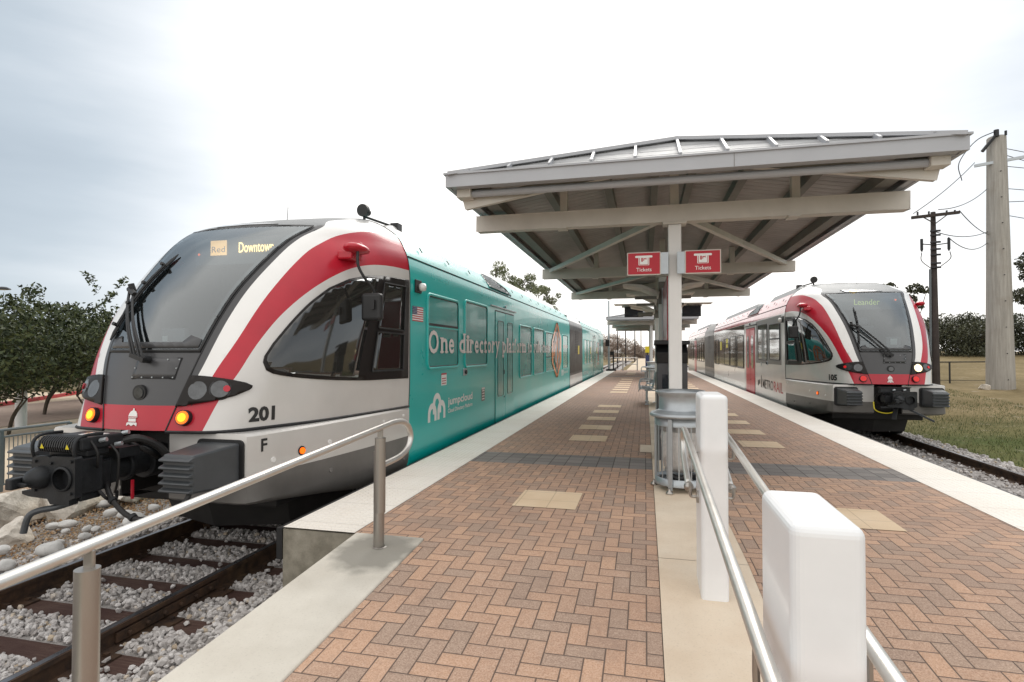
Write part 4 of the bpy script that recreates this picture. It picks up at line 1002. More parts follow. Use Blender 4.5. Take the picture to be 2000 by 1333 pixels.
        # stickers
        for yy,zz,ww,hh,n_ in ((8.16,.93,.24,.19,4),(10.35,.50,.22,.26,5)):
            mb=MB(); m_=lambda a,b,o=.003:(1.49+o,yy+a+o1,zz+b+ZO)
            mb.add([m_(0,0),m_(ww,0),m_(ww,hh),m_(0,hh)],[(0,1,2,3)],0); mb.add([m_(0,hh*.86,.004),m_(ww,hh*.86,.004),m_(ww,hh,.004),m_(0,hh,.004)],[(0,1,2,3)],1)
            for k in range(n_-1): mb.add([m_(.03,hh*(.12+.2*k),.004),m_(ww-.03,hh*(.12+.2*k),.004),m_(ww-.03,hh*(.2+.2*k),.004),m_(.03,hh*(.2+.2*k),.004)],[(0,1,2,3)],1)
            mb.build('sticker',['txtwhite' if yy<9 else 'grey','red' if yy<9 else 'txtpink'],T)
        # impossible-looking tall lozenge artwork
        mb=MB(); f=lambda a,b,o=.022:(1.49+o,18.6+a+o1,.55+b+ZO)
        def strip(P,w,mi,o):
            for (a,b),(c,d) in zip(P[:-1],P[1:]): mb.add([f(a-w,b,o),f(a+w,b,o),f(c+w,d,o),f(c-w,d,o)],[(0,1,2,3)],mi)
        outer=[(1.15,0),(.15,.55),(.15,1.25),(1.15,1.95),(2.0,1.35),(2.0,.55),(1.15,0)]
        strip(outer,.16,0,.022); strip([(1.15,.25),(.6,.75),(.6,1.25),(1.15,1.7)],.12,1,.023); strip([(1.3,.3),(1.75,.7),(1.75,1.2),(1.3,1.6)],.10,1,.023); strip([(.9,.5),(.9,1.45)],.09,2,.024); strip([(1.2,.35),(1.2,1.6)],.10,0,.0245); strip([(1.5,.5),(1.5,1.4)],.08,2,.024); strip([(.3,.75),(1.25,1.45)],.09,0,.025); strip([(1.0,.5),(1.95,1.1)],.09,0,.025)
        mb.build('orange_artwork',['orange','artbrown','artblue'],T)
        lettering('jumpcloud',sidefn(21.5,.62),1.2,.11,'txtwhite',T,bold=.006,cap=.7)
        mb=MB()
        for cx in (.15,.45): mb.prism(arch(cx,.08,.15,.07,0),lambda u,v,w:(1.49+w,20.9+u+o1,.55+v+ZO),.002,.004)
        mb.build('cloud_emblem','txtwhite',T)
        spx(T,'white_side_stripe',[(21.2+o1,1.62),(22.6+o1,1.62),(22.6+o1,1.72),(21.2+o1,1.72)],'txtpink',1,.0075)
        for yy in (26.2,32,36.6): spx(T,'yellow_sticker',[(yy+o1,1.35),(yy+.5+o1,1.35),(yy+.5+o1,1.75),(yy+o1,1.75)],'yellow',1,.016)
        for yy in (12.2,): pass
        spx(T,'red_sticker',[(33.2,.6),(33.9,.6),(33.9,2.1),(33.2,2.1)],'red',1,.008)
        lettering('METRORAIL',sidefn(28.6,.25),2.6,.2,'txtwhite',T)
    else:
        lettering('METRO',sidefn(10.05,.28),1.55,.30,'txtblack',T,bold=.012)
        lettering('RAIL',sidefn(8.42,.28),1.15,.30,'red',T,bold=.012)
        mb=MB()
        for k,(a,b) in enumerate(((0,.16),(.2,.28),(.32,.36))): mb.add([sidefn(10.85-a,.32+.05*k)(0,0),sidefn(10.85-b,.32+.05*k)(0,0),sidefn(10.85-b,.5+.02*k)(0,0),sidefn(10.85-a,.5+.02*k)(0,0)],[(0,1,2,3)])
        pp=[(.0,0),(.12,0),(.12,.22),(.10,.34),(.06,.42),(.02,.34),(0,.22)]; mb.prism(pp,lambda u,v,w:(-1.49-w,10.32-u+o1,.28+v+ZO),.002,.005); mb.build('dome_emblem','txtblack',T)
        for yy,zz in ((17.9,1.65),(20.1,1.55)): spx(T,'yellow_sticker',[(yy+o1,zz),(yy+.45+o1,zz),(yy+.45+o1,zz+.42),(yy+o1,zz+.42)],'yellow',-1,.016)
        mb=MB(); mb.box(-1.50,-1.49,7.02-1.0,7.14-1.0,1.0+ZO,1.12+ZO); mb.build('key_box','galv',T)
    return T
# ------------------------------------------------------------------ setting
CX=.35; RS=.062; YE=4.08; YF=45.5
XL,XLi,XSl,XSr,XRi,XR=-2.92,-2.27,.08,.68,2.97,3.62
def hgt(x,y):
    a=min(1,max(0,(x-6.6)/5)); a=a*a*(3-2*a); q=min(1,max(0,(y-12)/55)); q=q*q*(3-2*q)
    z=-.74+a*(.08+2.15*q) if x>0 else -.74
    if x<-9.0: z=-.70
    return z
xs=sorted(set([-300,-200,-140,-100,-70,-50,-35,-25,-18,-13,-10,-9,-8,-5,0,5]+list(np.arange(6.8,20,.5))+[22,25,28,32,38,45,55,70,100,150,220,320])); ys=sorted(set([-30,-10]+list(np.arange(-4,30,1.0))+list(range(30,80,4))+[90,110,140,180,240,320,450,700,1100]))
V=[];Fc=[]
for y in ys:
    for x in xs: V.append((x,y,hgt(x,y)+(.05*math.sin(x*1.7+y*.9)*math.cos(y*.6-x) if x>8.5 else 0)))
n=len(xs)
for j in range(len(ys)-1):
    for i in range(n-1): Fc.append((j*n+i,j*n+i+1,(j+1)*n+i+1,(j+1)*n+i))
tag(obj('ground',V,Fc,'ground',None,None,True),kind='structure')
def sheet(name,x0,x1,y0,y1,z,mat,z1=None):
    mb=MB(); mb.add([(x0,y0,z),(x1,y0,z),(x1,y1,z1 if z1 is not None else z),(x0,y1,z1 if z1 is not None else z)],[(0,1,2,3)]); return tag(mb.build(name,mat),kind='structure')
def slab(name,x0,x1,y0,y1,z0,z1,mat,bevel=0):
    mb=MB(); mb.box(x0,x1,y0,y1,z0,z1); return tag(mb.build(name,mat,bevel=bevel),kind='structure')
# platform and ramp
zr=lambda y:-RS*(YE-y)
slab('platform_base',XL+.0,XR,YE,YF,-.9,-.012,'conc')
slab('platform_edge_fascia',XL-.055,XL-.003,YE-.01,YF,-.26,-.006,'black'); slab('platform_edge_fascia',XR+.003,XR+.055,YE-.01,YF,-.26,-.006,'black')
sheet('platform_edge_strip',XL,XLi,YE,YF,0.004,'tactile'); sheet('platform_edge_strip',XRi,XR,YE,YF,0.004,'tactile')
mb=MB()
mb.add([(XLi,YE,0),(XSl,YE,0),(XSl,YF,0),(XLi,YF,0)],[(0,1,2,3)]); mb.add([(-1.67,-4,zr(-4)),(XSl,-4,zr(-4)),(XSl,YE,0),(-1.67,YE,0)],[(0,1,2,3)])
tag(mb.build('brick_paving','brick'),kind='structure')
mb=MB()
mb.add([(XSr,YE,0),(XRi,YE,0),(XRi,YF,0),(XSr,YF,0)],[(0,1,2,3)]); mb.add([(XSr,-4,zr(-4)),(2.37,-4,zr(-4)),(2.37,YE,0),(XSr,YE,0)],[(0,1,2,3)])
tag(mb.build('brick_paving','brick'),kind='structure')
mb=MB()
ycut=[-4,-1.6,.6,2.67,YE]
for a,b in zip(ycut[:-1],ycut[1:]): mb.add([(XSl+.004,a+.003,zr(a)+.006),(XSr-.004,a+.003,zr(a)+.006),(XSr-.004,b-.003,zr(b)+.006),(XSl+.004,b-.003,zr(b)+.006)],[(0,1,2,3)])
yc=[YE,6.2,8.35,9.1]+list(np.arange(12,45,3.2))+[YF]
for a,b in zip(yc[:-1],yc[1:]): mb.add([(XSl+.004,a+.003,.006),(XSr-.004,a+.003,.006),(XSr-.004,b-.003,.006),(XSl+.004,b-.003,.006)],[(0,1,2,3)])
mb.add([(XSl-.16,8.30,.0065),(XSl+.003,8.30,.0065),(XSl+.003,8.95,.0065),(XSl-.16,8.95,.0065)],[(0,1,2,3)])
tag(mb.build('concrete_strip','strip'),kind='structure')
sheet('ramp_base',-2.2,2.9,-4,YE,zr(-4)-.02,'conc',-.02)
def rampbox(name,x0,x1,y0,y1,ztop,mat,depth=1.2):
    mb=MB(); V=[(x,y,zr(y)+ztop-(depth if k==0 else 0)) for k in (0,1) for y in(y0,y1) for x in(x0,x1)]
    mb.add(V,[(0,2,3,1),(4,5,7,6),(0,1,5,4),(2,6,7,3),(0,4,6,2),(1,3,7,5)]); return tag(mb.build(name,mat,bevel=.012),kind='structure')
rampbox('ramp_curb',-2.25,-1.672,-4,YE-.005,.014,'curb'); rampbox('ramp_curb',2.372,2.95,-4,YE-.005,.014,'curb')
# buff inlays
mb=MB()
for yy in (5.45,9.45,10.85,12.3,13.75,15.15,20.5,21.9,23.35,24.8,26.25,28.0,30.2,36.5,38,39.5,41):
    for xx in (-1.23,1.45): mb.add([(xx,yy-.31,.005),(xx+.6,yy-.31,.005),(xx+.6,yy+.31,.005),(xx,yy+.31,.005)],[(0,1,2,3)])
tag(mb.build('buff_paving_inlays','buff'),kind='structure')
# track beds, garden, paths
sheet('track_bed',-6.35,XL-.01,-6,140,-.725,'ballastsheet'); sheet('track_bed',XR+.01,6.85,-6,140,-.72,'ballastsheet')
sheet('garden_bed',-9.0,-6.05,-2,40,-.715,'ballastsheet')
sheet('sidewalk',-17.5,-9.02,-10,26,-.665,'lot'); slab('sidewalk_edge',-9.6,-8.4,-6,9.5,-.9,-.60,'walk',.02)
sheet('road',-24.5,-17.6,-10,60,-.655,'road'); sheet('parking_lot',-60,-17.55,-10,60,-.660,'lot')
slab('path_beyond_platform',-1.5,2.6,YF,150,-.5,-.03,'lot')
mb=MB(); 
for a,b in (((-22.6,14.2),(-24.4,16.5)),((-24.4,16.5),(-27.7,22.2)),((-27.7,22.2),(-33,30)),((-22.6,14.2),(-18.5,8))):
    mb.bar((a[0],a[1],-.60),(b[0],b[1],-.60),.22,.16)
kr=tag(mb.build('kerb','curbred'),kind='structure')
slab('landscape_bed',-60,-24.9,23,60,-.8,-.45,'ground')
# distant flat gravel and scrub land ahead
sheet('gravel_road',-9,8,140,420,-.69,'lot')

# ------------------------------------------------------------------ tracks
def track(name,label,xc,y0,y1,sl,joint=False):
    T=thing(name,label,'railway track',(xc,0,-.72),'tracks beside the platform')
    T['label']=label
    pr=[(-.075,-.17),(.075,-.17),(.075,-.158),(.012,-.14),(.010,-.045),(.036,-.035),(.036,-.002),(.030,.0),(-.030,.0),(-.036,-.002),(-.036,-.035),(-.010,-.045),(-.012,-.14),(-.075,-.158)]
    for sx in (-.752,.752):
        mb=MB(); mb.prism(pr,lambda u,v,w:(sx+u,w,v+.16),y0,y1); 
        rl=mb.build('rail','rail',T)
        mb=MB(); mb.add([(sx-.024,y0,.1615),(sx+.024,y0,.1615),(sx+.024,y1,.1615),(sx-.024,y1,.1615)],[(0,1,2,3)]); mb.build('rail_head','railtop',rl)
        if joint and sx>0:
            mb=MB(); mb.box(sx+.012,sx+.034,3.35,4.35,.03,.105); 
            for k in range(6): mb.cyl((sx+.045,3.45+k*.16,.068),(1,0,0),.018,.03,8)
            mb.build('joint_bar','rail',rl,bevel=.004)
    for y in sl:
        w=random.uniform(-.03,.03)
        mb=MB(); mb.box(-1.22+w,1.22+w,y-.115,y+.115,-.16,.0-.005*random.random()); s_=mb.build('sleeper','sleeper',T,bevel=.012)
        for sx in (-.752,.752): mb=MB(); mb.box(sx-.17,sx+.17,y-.09,y+.09,-.004,.014); mb.box(sx-.105,sx-.07,y-.06,y-.03,.01,.035); mb.box(sx+.07,sx+.105,y+.03,y+.06,.01,.035); mb.box(sx-.1,sx+.1,y-.13,y-.10,.0,.05) if random.random()<.5 else None; mb.build('tie_plate','rail',s_)
    return T
tl_=track('railway_track','rusty ballasted track with timber sleepers left of the platform under the teal train',-4.565,-4,140,list(np.arange(-1.3,8,.56))+list(np.arange(46,75,.6)),True)
tr_=track('railway_track','ballasted track right of the platform under the red and silver train',5.245,-2,140,list(np.arange(7,17,.56)))
# ------------------------------------------------------------------ stones
def rockproto(sub,rough,seed,flat=.7):
    import bmesh
    bm=bmesh.new(); bmesh.ops.create_icosphere(bm,subdivisions=sub,radius=1)
    r=np.random.default_rng(seed); V=np.array([v.co[:] for v in bm.verts]); Fq=np.array([[v.index for v in f.verts] for f in bm.faces]); bm.free()
    for _ in range(5):   # random facets
        d=r.normal(size=3); d/=np.linalg.norm(d); k=r.uniform(.45,.8); h=V@d; V-=np.outer(np.clip(h-k,0,None),d)
    V*=r.uniform(.7,1.15,3)*np.array((1,1,flat)); V*=1+rough*r.normal(size=(len(V),1))*.5
    return V,Fq
def scatter(name,pts,sizes,mat,protos,label=None):
    n=len(pts); k=len(protos); allV=[];allF=[];b=0; which=RNG.integers(0,k,n)
    for q in range(k):
        idx=np.where(which==q)[0]; m=len(idx)
        if m==0: continue
        V,Fq=protos[q]; nv=len(V)
        A=RNG.uniform(0,2*math.pi,(m,3)); c=np.cos(A);s=np.sin(A)
        Rz=np.zeros((m,3,3)); Rz[:,0,0]=c[:,0];Rz[:,0,1]=-s[:,0];Rz[:,1,0]=s[:,0];Rz[:,1,1]=c[:,0];Rz[:,2,2]=1
        Rx=np.zeros((m,3,3)); Rx[:,0,0]=1;Rx[:,1,1]=c[:,1];Rx[:,1,2]=-s[:,1];Rx[:,2,1]=s[:,1];Rx[:,2,2]=c[:,1]
        R=Rz@Rx; W_=np.einsum('mij,vj->mvi',R,V)*sizes[idx][:,None,None]+pts[idx][:,None,:]
        allV.append(W_.reshape(-1,3)); allF.append((Fq[None]+(np.arange(m)*nv)[:,None,None]).reshape(-1,Fq.shape[1])+b); b+=m*nv
    o=fastobj(name,np.vstack(allV),np.vstack(allF),mat); return tag(o,label,kind='stuff')
PB=[rockproto(1,.06,s,.75) for s in range(8)]
def field(n,x0,x1,y0,y1,z0,dz,avoid=None):
    P=np.column_stack([RNG.uniform(x0,x1,n),RNG.uniform(y0,y1,n),z0+RNG.uniform(0,dz,n)])
    return P
def bed(n,x0,x1,y0,y1,xc,sl,s0,s1):
    P=field(n,x0,x1,y0,y1,-.735,.045)
    # keep sleepers mostly clear, fill the cribs to their tops
    ph=np.array([min(abs(y-q) for q in sl) if len(sl) else 9 for y in P[:,1]])
    on=(ph<.13)&(abs(P[:,0]-xc)<1.20); keep=~on|(RNG.uniform(0,1,len(P))<.010)
    P[on,2]=-.70; P[~on&(abs(P[:,0]-xc)<1.25),2]+=.005
    nr=np.minimum(abs(P[:,0]-xc-.752),abs(P[:,0]-xc+.752)); keep&=nr>.045; P[nr<.12,2]-=.03
    P=P[keep]; return P,RNG.uniform(s0,s1,len(P))*(1+.5*(RNG.uniform(0,1,len(P))>.93))
SL=list(np.arange(-1.3,8,.56))
P,s=bed(31000,-6.35,-2.95,.6,7.4,-4.565,SL,.020,.037); P=P[~((P[:,0]>-3.2)&(P[:,1]>5.2))]; s=s[:len(P)]
scatter('ballast',P,s,'ballast',PB,'pale crushed stone ballast between the sleepers of the left track')
P,s=bed(6500,3.7,6.85,7,17,5.245,list(np.arange(7,17,.56)),.026,.046)
scatter('ballast',P,s,'ballast',PB,'pale crushed stone ballast of the right track')
PP=[rockproto(1,.02,50+s,.6) for s in range(5)]
n=17000; P=np.column_stack([RNG.uniform(-8.7,-5.9,n),RNG.uniform(3.2,10.5,n),np.zeros(n)]); P[:,2]=-.71+.06*np.clip((-P[:,0]-6)/2,0,1)+RNG.uniform(0,.012,n)
scatter('garden_gravel',P,RNG.uniform(.010,.022,n),'pebble',PP,'brown and tan pea gravel in the bed beside the track')
# river stones and limestone blocks, each its own thing
def stone(name,cat,label,x,y,r,mat,seed,group,flat=.6,sub=3,rough=0):
    import bmesh
    rr=np.random.default_rng(seed); bm=bmesh.new(); bmesh.ops.create_icosphere(bm,subdivisions=sub,radius=1); V=np.array([v.co[:] for v in bm.verts]); Fq=[tuple(v.index for v in f.verts) for f in bm.faces]; bm.free()
    if mat=='rock':
        for _ in range(9):
            d=rr.normal(size=3); d/=np.linalg.norm(d); k=rr.uniform(.45,.75); h=V@d; V-=np.outer(np.clip(h-k,0,None),d)*.92
    if mat!='rock':
        for _ in range(5):
            d=rr.normal(size=3); d/=np.linalg.norm(d); k=rr.uniform(.7,.88); h=V@d; V-=np.outer(np.clip(h-k,0,None),d)*.85
    V=V*np.array((r[0],r[1],r[2])); ph=rr.uniform(0,6,6)
    V*= (1+.07*np.sin(V[:,:1]/r[0]*3+ph[0])*np.cos(V[:,1:2]/r[1]*2.6+ph[1])+rough*.05*np.sin(V[:,2:3]/r[2]*9+ph[2])*np.sin(V[:,:1]/r[0]*11+ph[3]))
    o=obj(name,V,Fq,mat,None,None,mat!='rock'); o.location=(x,y,-.66+r[2]*.45); o.rotation_euler=(0,0,rr.uniform(0,6)); return tag(o,label,cat,group)
def gp(u,v,z=-.62):
    a=(u-1000)/1090.;b=(666.5-v)/1090.; s_,c_=math.sin(TH),math.cos(TH);sp,cp=math.sin(PIT),math.cos(PIT)
    r=(-s_*cp+a*c_+b*s_*sp, c_*cp+a*s_-b*c_*sp, sp+b*cp); t=(z-EZ)/r[2]; return r[0]*t,r[1]*t
st=[(203,980,.13,'rounded pale stone tucked behind the hanging hose'),(103,1022,.11,'grey river stone just right of the bent pipe'),(130,1018,.12,'grey river stone second right of the bent pipe'),(128,1030,.07,'small pale stone in front of the pair by the bent pipe'),(218,996,.14,'flat stone under the loop of the hanging hose'),(245,1000,.13,'speckled stone under the lowest point of the hose'),(262,1012,.20,'largest rounded grey stone between hose and handrail'),(170,1026,.10,'grey stone in the middle of the gravel bed'),(188,1026,.08,'small grey stone beside the middle stone of the gravel bed'),(165,1040,.09,'stone nearest the ballast in the middle of the gravel bed'),(100,1068,.18,'broad pale stone at the edge of the ballast'),(115,1052,.08,'small stone leaning on the broad pale stone'),(4,1068,.12,'stone cut by the left edge of the picture'),(10,1098,.14,'dark stone at the left edge near the rail'),(370,990,.12,'stone beside the right end of the hanging hose'),(300,985,.10,'stone seen through the hose loop'),(222,958,.08,'small stone on the far rim of the gravel bed'),(345,962,.14,'stone below the dark grey buffer')]
for k,(u,v,r,lb) in enumerate(st):
    x,y=gp(u,v,-.60); rr=random.Random(k); stone('river_stone','stone',lb,x,y,(r*rr.uniform(.62,.9),r*rr.uniform(.5,.65),r*.42),'cobble',100+k,'river stones in the gravel bed')
rk=[(30,1010,(.75,.42,.30),'weathered limestone block at the far left end of the bed edge'),(150,985,(.85,.42,.28),'long pale limestone block behind the coupler'),(255,968,(.5,.28,.20),'limestone block under the red tag'),(330,950,(.5,.3,.2),'limestone block below the shadowed nose of the teal train'),(30,1042,(.35,.22,.16),'low brown limestone block in front of the leftmost one')]
for k,(u,v,r,lb) in enumerate(rk):
    x,y=gp(u,v,-.60); o=stone('limestone_block','rock',lb,x,y,r,'rock',300+k,'limestone blocks along the gravel bed',sub=4,rough=1); o.rotation_euler=(0,0,math.radians(100+k*9))

# ------------------------------------------------------------------ canopy
def canopy(y0,label,full=True,posts=True):
    T=thing('platform_canopy',label,'canopy',(CX,y0,0),'platform canopies')
    hb=2.465; by=[1.21,5.99,10.76]; LY=11.95
    for b in by:
        mb=MB(); mb.box(-hb,hb,b-.0,b+.10,3.01,3.205); mb.box(-hb,hb,b-.045,b,3.01,3.022); mb.box(-hb,hb,b-.045,b,3.193,3.205); mb.box(-hb,-hb+.01,b-.045,b,3.022,3.193); mb.box(hb-.01,hb,b-.045,b,3.022,3.193)
        bm_=MB(); bm_.box(-hb,hb,b-.06,b+.10,3.01,3.205)
        bm_=MB(); bm_.prism([(-hb,3.205),(-hb,3.008),(hb,3.008),(hb,3.205)],lambda u,v,w:(u,w,v),b-.06,b+.10)
        be=bm_.build('cross_beam','beam',T,bevel=.006)
        mb=MB(); mb.box(-1.42,-1.30,b-.075,b+.11,2.992,3.006); mb.box(1.25,1.37,b-.075,b+.11,2.992,3.006); mb.build('beam_clip','beam',be)
        for sx in (-1.335,1.335):
            m2=MB(); m2.box(sx-.045,sx+.045,b-.03,b+.06,3.205,3.335+(2.45-1.335)*.178); m2.build('strut','beam',T)
        m2=MB(); m2.box(-.05,.05,b-.02,b+.08,3.205,3.76); m2.build('king_strut','beam',T)
        if posts:
            p=MB(); p.box(-.075,.075,b-.055,b+.095,0.0,2.975); po=p.build('canopy_post','post',T,bevel=.012); 
            p=MB(); p.box(-.135,.135,b-.07,b+.11,2.977,3.006); p.build('cap_plate','beam',po,bevel=.003)
            p=MB(); p.box(-.14,.14,b-.12,b+.16,.004,.024); p.build('base_plate','beam',po)
    for (b,c) in ((by[0],by[1]),(by[1],by[2])):
        for sx in (-1,1):
            m2=MB(); m2.bar((sx*.09,b+.06,3.10),(sx*2.30,c-.03,3.17),.075,.075); m2.build('brace','beam',T)
    # end rafters under the eaves, heel brackets, purlins
    for yb in (.31,LY-.31):
        for sx in (-1,1):
            m2=MB(); m2.prism([(2.33,3.07),(2.36,3.185),(0,3.555),(0,3.42),(1.1,3.265)],lambda u,v,w:(sx*u,w,v),yb-.035,yb+.035); m2.build('end_rafter','beam',T,bevel=.004)
            m2=MB(); m2.box(min(sx*2.22,sx*2.38),max(sx*2.22,sx*2.38),yb-.19,yb-.04,3.165,3.262); m2.build('eave_bracket','beam',T,bevel=.005)
        m2=MB(); m2.tube([(-2.22,yb-.12,3.215),(2.22,yb-.12,3.215)],.04,12); m2.build('eave_tube','fascia',T)
    pit=(3.83-3.385)/2.45; t=.66
    for sx in (-1,1):
        for k,(px,w_) in enumerate(((2.19,.16),(1.50,.10),(.80,.10),(.22,.09))):
            m2=MB(); z=3.36+(2.45-px)*.178-.085; ys_=.12+t*max(0,z+.07-3.33)/.445; m2.box(sx*px-w_/2,sx*px+w_/2,ys_,LY-ys_,z-.055,z+.07); m2.build('purlin','purlin',T)
    # roof: hipped ends, seams
    rid=3.79; e=3.385; t=.66; hx=2.44
    def top(z): return z
    pts=[(-hx,0,e),(hx,0,e),(hx,LY,e),(-hx,LY,e),(0,t,rid),(0,LY-t,rid)]
    m2=MB(); m2.add(pts,[(0,1,4),(1,2,5,4),(2,3,5),(3,0,4,5)]); rf=m2.build('roof','roofmetal',T)
    low=[(x*.995,y*1.0+(.03 if y<1 else -.03),z-.03) for x,y,z in pts]; m2=MB(); m2.add(low,[(0,4,1),(1,4,5,2),(2,5,3),(3,5,4,0)]); m2.build('soffit','soffit',T)
    m2=MB()
    for k in range(-5,6):
        x=k*.44; yy=t*(1-abs(x)/hx); m2.bar((x,-.005,e+.022),(x,yy,e+(rid-e)*(1-abs(x)/hx)+.02),.028,.05) if abs(x)<2.3 else None
        m2.bar((x,LY+.005,e+.022),(x,LY-yy,e+(rid-e)*(1-abs(x)/hx)+.02),.028,.05)
    for y in np.arange(.7,LY-.5,.46):
        for sx in (-1,1): m2.bar((sx*hx,y,e+.02),(sx*.02,y,rid+.02),.028,.045)
    m2.build('standing_seam','fascia',rf)
    m2=MB()
    for a,b in ((0,4),(1,4),(2,5),(3,5),(4,5)):
        pa=Vector(pts[a]);pb=Vector(pts[b]); m2.bar(pa+Vector((0,0,.0)),pb+Vector((0,0,.012)),.15,.035)
    m2.build('ridge_cap','fascia',rf)
    # fascia gutter: face, lip, and soffit return
    m2=MB()
    for a,b,nx,ny in (((-hx,0),(hx,0),0,-1),((-hx,LY),(hx,LY),0,1),((-hx,-.0),(-hx,LY),-1,0),((hx,0),(hx,LY),1,0)):
        if ny: m2.box(a[0]-.02,b[0]+.02,min(a[1]-.02,a[1]+.02),max(a[1]-.02,a[1]+.02),3.245,3.378); m2.box(a[0]-.04,b[0]+.04,a[1]-.04,a[1]+.02,3.378,3.398); m2.box(a[0]+.03,b[0]-.03,min(a[1]-ny*.02,a[1]-ny*.11),max(a[1]-ny*.02,a[1]-ny*.11),3.25,3.262)
        else: m2.box(a[0]-.02,a[0]+.02,.021,LY-.021,3.245,3.378); m2.box(min(a[0]-.04*-nx,a[0]+.04*nx) if nx<0 else a[0]-.02,max(a[0]-.04*nx,a[0]+.02) if nx<0 else a[0]+.04,.021,LY-.021,3.378,3.398); m2.box(min(a[0]-nx*.02,a[0]-nx*.09),max(a[0]-nx*.02,a[0]-nx*.09),.12,LY-.12,3.25,3.262)
    fa=m2.build('fascia','fascia',T)
    m2=MB(); m2.box(.495,.5,-.023,-.0,3.247,3.376); m2.build('fascia_joint','purlin',fa)
    return T
canopy(5.74,'near hipped metal canopy on white posts over the platform, seen from below')
c2=canopy(31.4,'distant grey canopy further down the platform')
# lamps under the canopy: winged uplights on the posts
for k,(y,z) in enumerate(((11.73,2.62),(13.9,2.66),(16.5,2.62),(18.0,2.66))):
    lt=thing('wing_light',('paired wing shaped light on the second canopy post','paired wing shaped light between the second and third canopy posts','paired wing shaped light on the third canopy post','paired wing shaped light just past the near canopy')[k],'light',(CX,y,z),'winged lights under the canopy')
    for sx in (-1,1):
        mb=MB(); mb.prism([(.08,.02),(.50,.17),(.92,.20),(.96,.18),(.52,.11),(.10,-.06)],lambda u,v,w:(sx*u*.82,w,v),-.35,.35); mb.build('wing_reflector','beam',lt)
        mb=MB(); mb.box(min(sx*.12,sx*.55),max(sx*.12,sx*.55),-.05,.05,-.09,-.03); mb.build('lamp_bar','purlin',lt)
    mb=MB(); mb.box(-.08,.08,-.1,.1,-.2,.25); mb.build('lamp_bracket','purlin',lt)
# ------------------------------------------------------------------ ticket signs
def tsign(x0,x1,label,side):
    y=6.80; T=thing('ticket_sign',label,'sign',((x0+x1)/2,y,2.36),'ticket signs on the canopy post'); w=(x1-x0)/2
    mb=MB(); mb.box(-w,w,-.02,.02,0,.275); mb.build('sign_frame','galv' if False else 'beam',T,bevel=.004)
    mb=MB(); mb.box(-w+.012,w-.012,-.0235,-.018,.012,.263); p=mb.build('sign_face','signred',T)
    mb=MB(); xx=sorted((side*w,side*(w+.085))); mb.box(xx[0],xx[1],-.012,.03,.01,.265); mb.build('bracket_plate','galv',T)
    mb=MB(); f=lambda u,v,w_:(u,-.0235-w_,v)
    mb.prism(rrect(-.10,.10,.207,.232,.012),f,0,.002); mb.prism(rrect(-.062,.062,.117,.215,.01),f,.0,.0024); mb.build('ticket_icon','txtwhite',p)
    mb=MB(); mb.prism([(-.052,.205),(-.052,.127),(-.046,.127),(-.046,.205)],f,.0024,.0032); mb.prism([(.046,.205),(.046,.127),(.052,.127),(.052,.205)],f,.0024,.0032); mb.prism([(-.052,.121),(.052,.121),(.052,.127),(-.052,.127)],f,.0024,.0032); 
    for a,b,c,d in((-.03,-.012,.16,.205),(-.006,.02,.188,.2),(-.006,.004,.17,.188),(.022,.03,.183,.203)): mb.prism([(a,c),(b,c),(b,d),(a,d)],f,.0024,.0032)
    mb.build('icon_lines','signred',p)
    lettering('Tickets',lambda u,v:(-.088+u,-.0255,.045+v),.176,.045,'txtwhite',p,bold=.006)
tsign(-.205,.185,'red ticket sign left of the white canopy post',1); tsign(.455,.855,'red ticket sign right of the white canopy post',-1)
# ------------------------------------------------------------------ ticket machine and red panel behind the post
T=thing('ticket_machine','charcoal ticket machine standing behind the first white canopy post','ticket machine',(CX,7.95,0))
mb=MB(); mb.box(-.195,.195,-.22,.22,.0,1.30); mb.build('cabinet','tvm',T,bevel=.01)
mb=MB(); mb.prism([(-.25,1.44),(-.05,1.55),(.25,1.55),(.25,1.30),(-.22,1.30)],lambda u,v,w:(w,u,v),-.20,.20); mb.prism([(-.27,1.55),(.27,1.55),(.27,1.60),(-.27,1.60)],lambda u,v,w:(w,u,v),-.225,.225); mb.build('hood','black',T,bevel=.008)
for sx in(-1,1):
    mb=MB(); mb.box(min(sx*.196,sx*.20),max(sx*.196,sx*.20),-.16,.16,.15,1.18); d=mb.build('side_door','tvm',T)
    mb=MB(); mb.box(min(sx*.2,sx*.212),max(sx*.2,sx*.212),.11,.13,.6,.72); mb.build('door_handle','galv',d)
mb=MB(); mb.box(-.13,.13,-.225,-.221,.9,1.15); mb.build('machine_screen','screen',T)
T=thing('map_panel','tall dark red map panel behind the ticket machine','panel',(CX,10.6,0))
mb=MB(); mb.box(.0,.05,-1.1,.98,.9,2.70); mb.build('panel_board','panelred',T,bevel=.006)
mb=MB(); mb.box(-.02,.07,.985,1.04,0,2.74); mb.box(-.0,.05,-1.1,-1.04,0,.895); mb.build('panel_frame','galv',T)
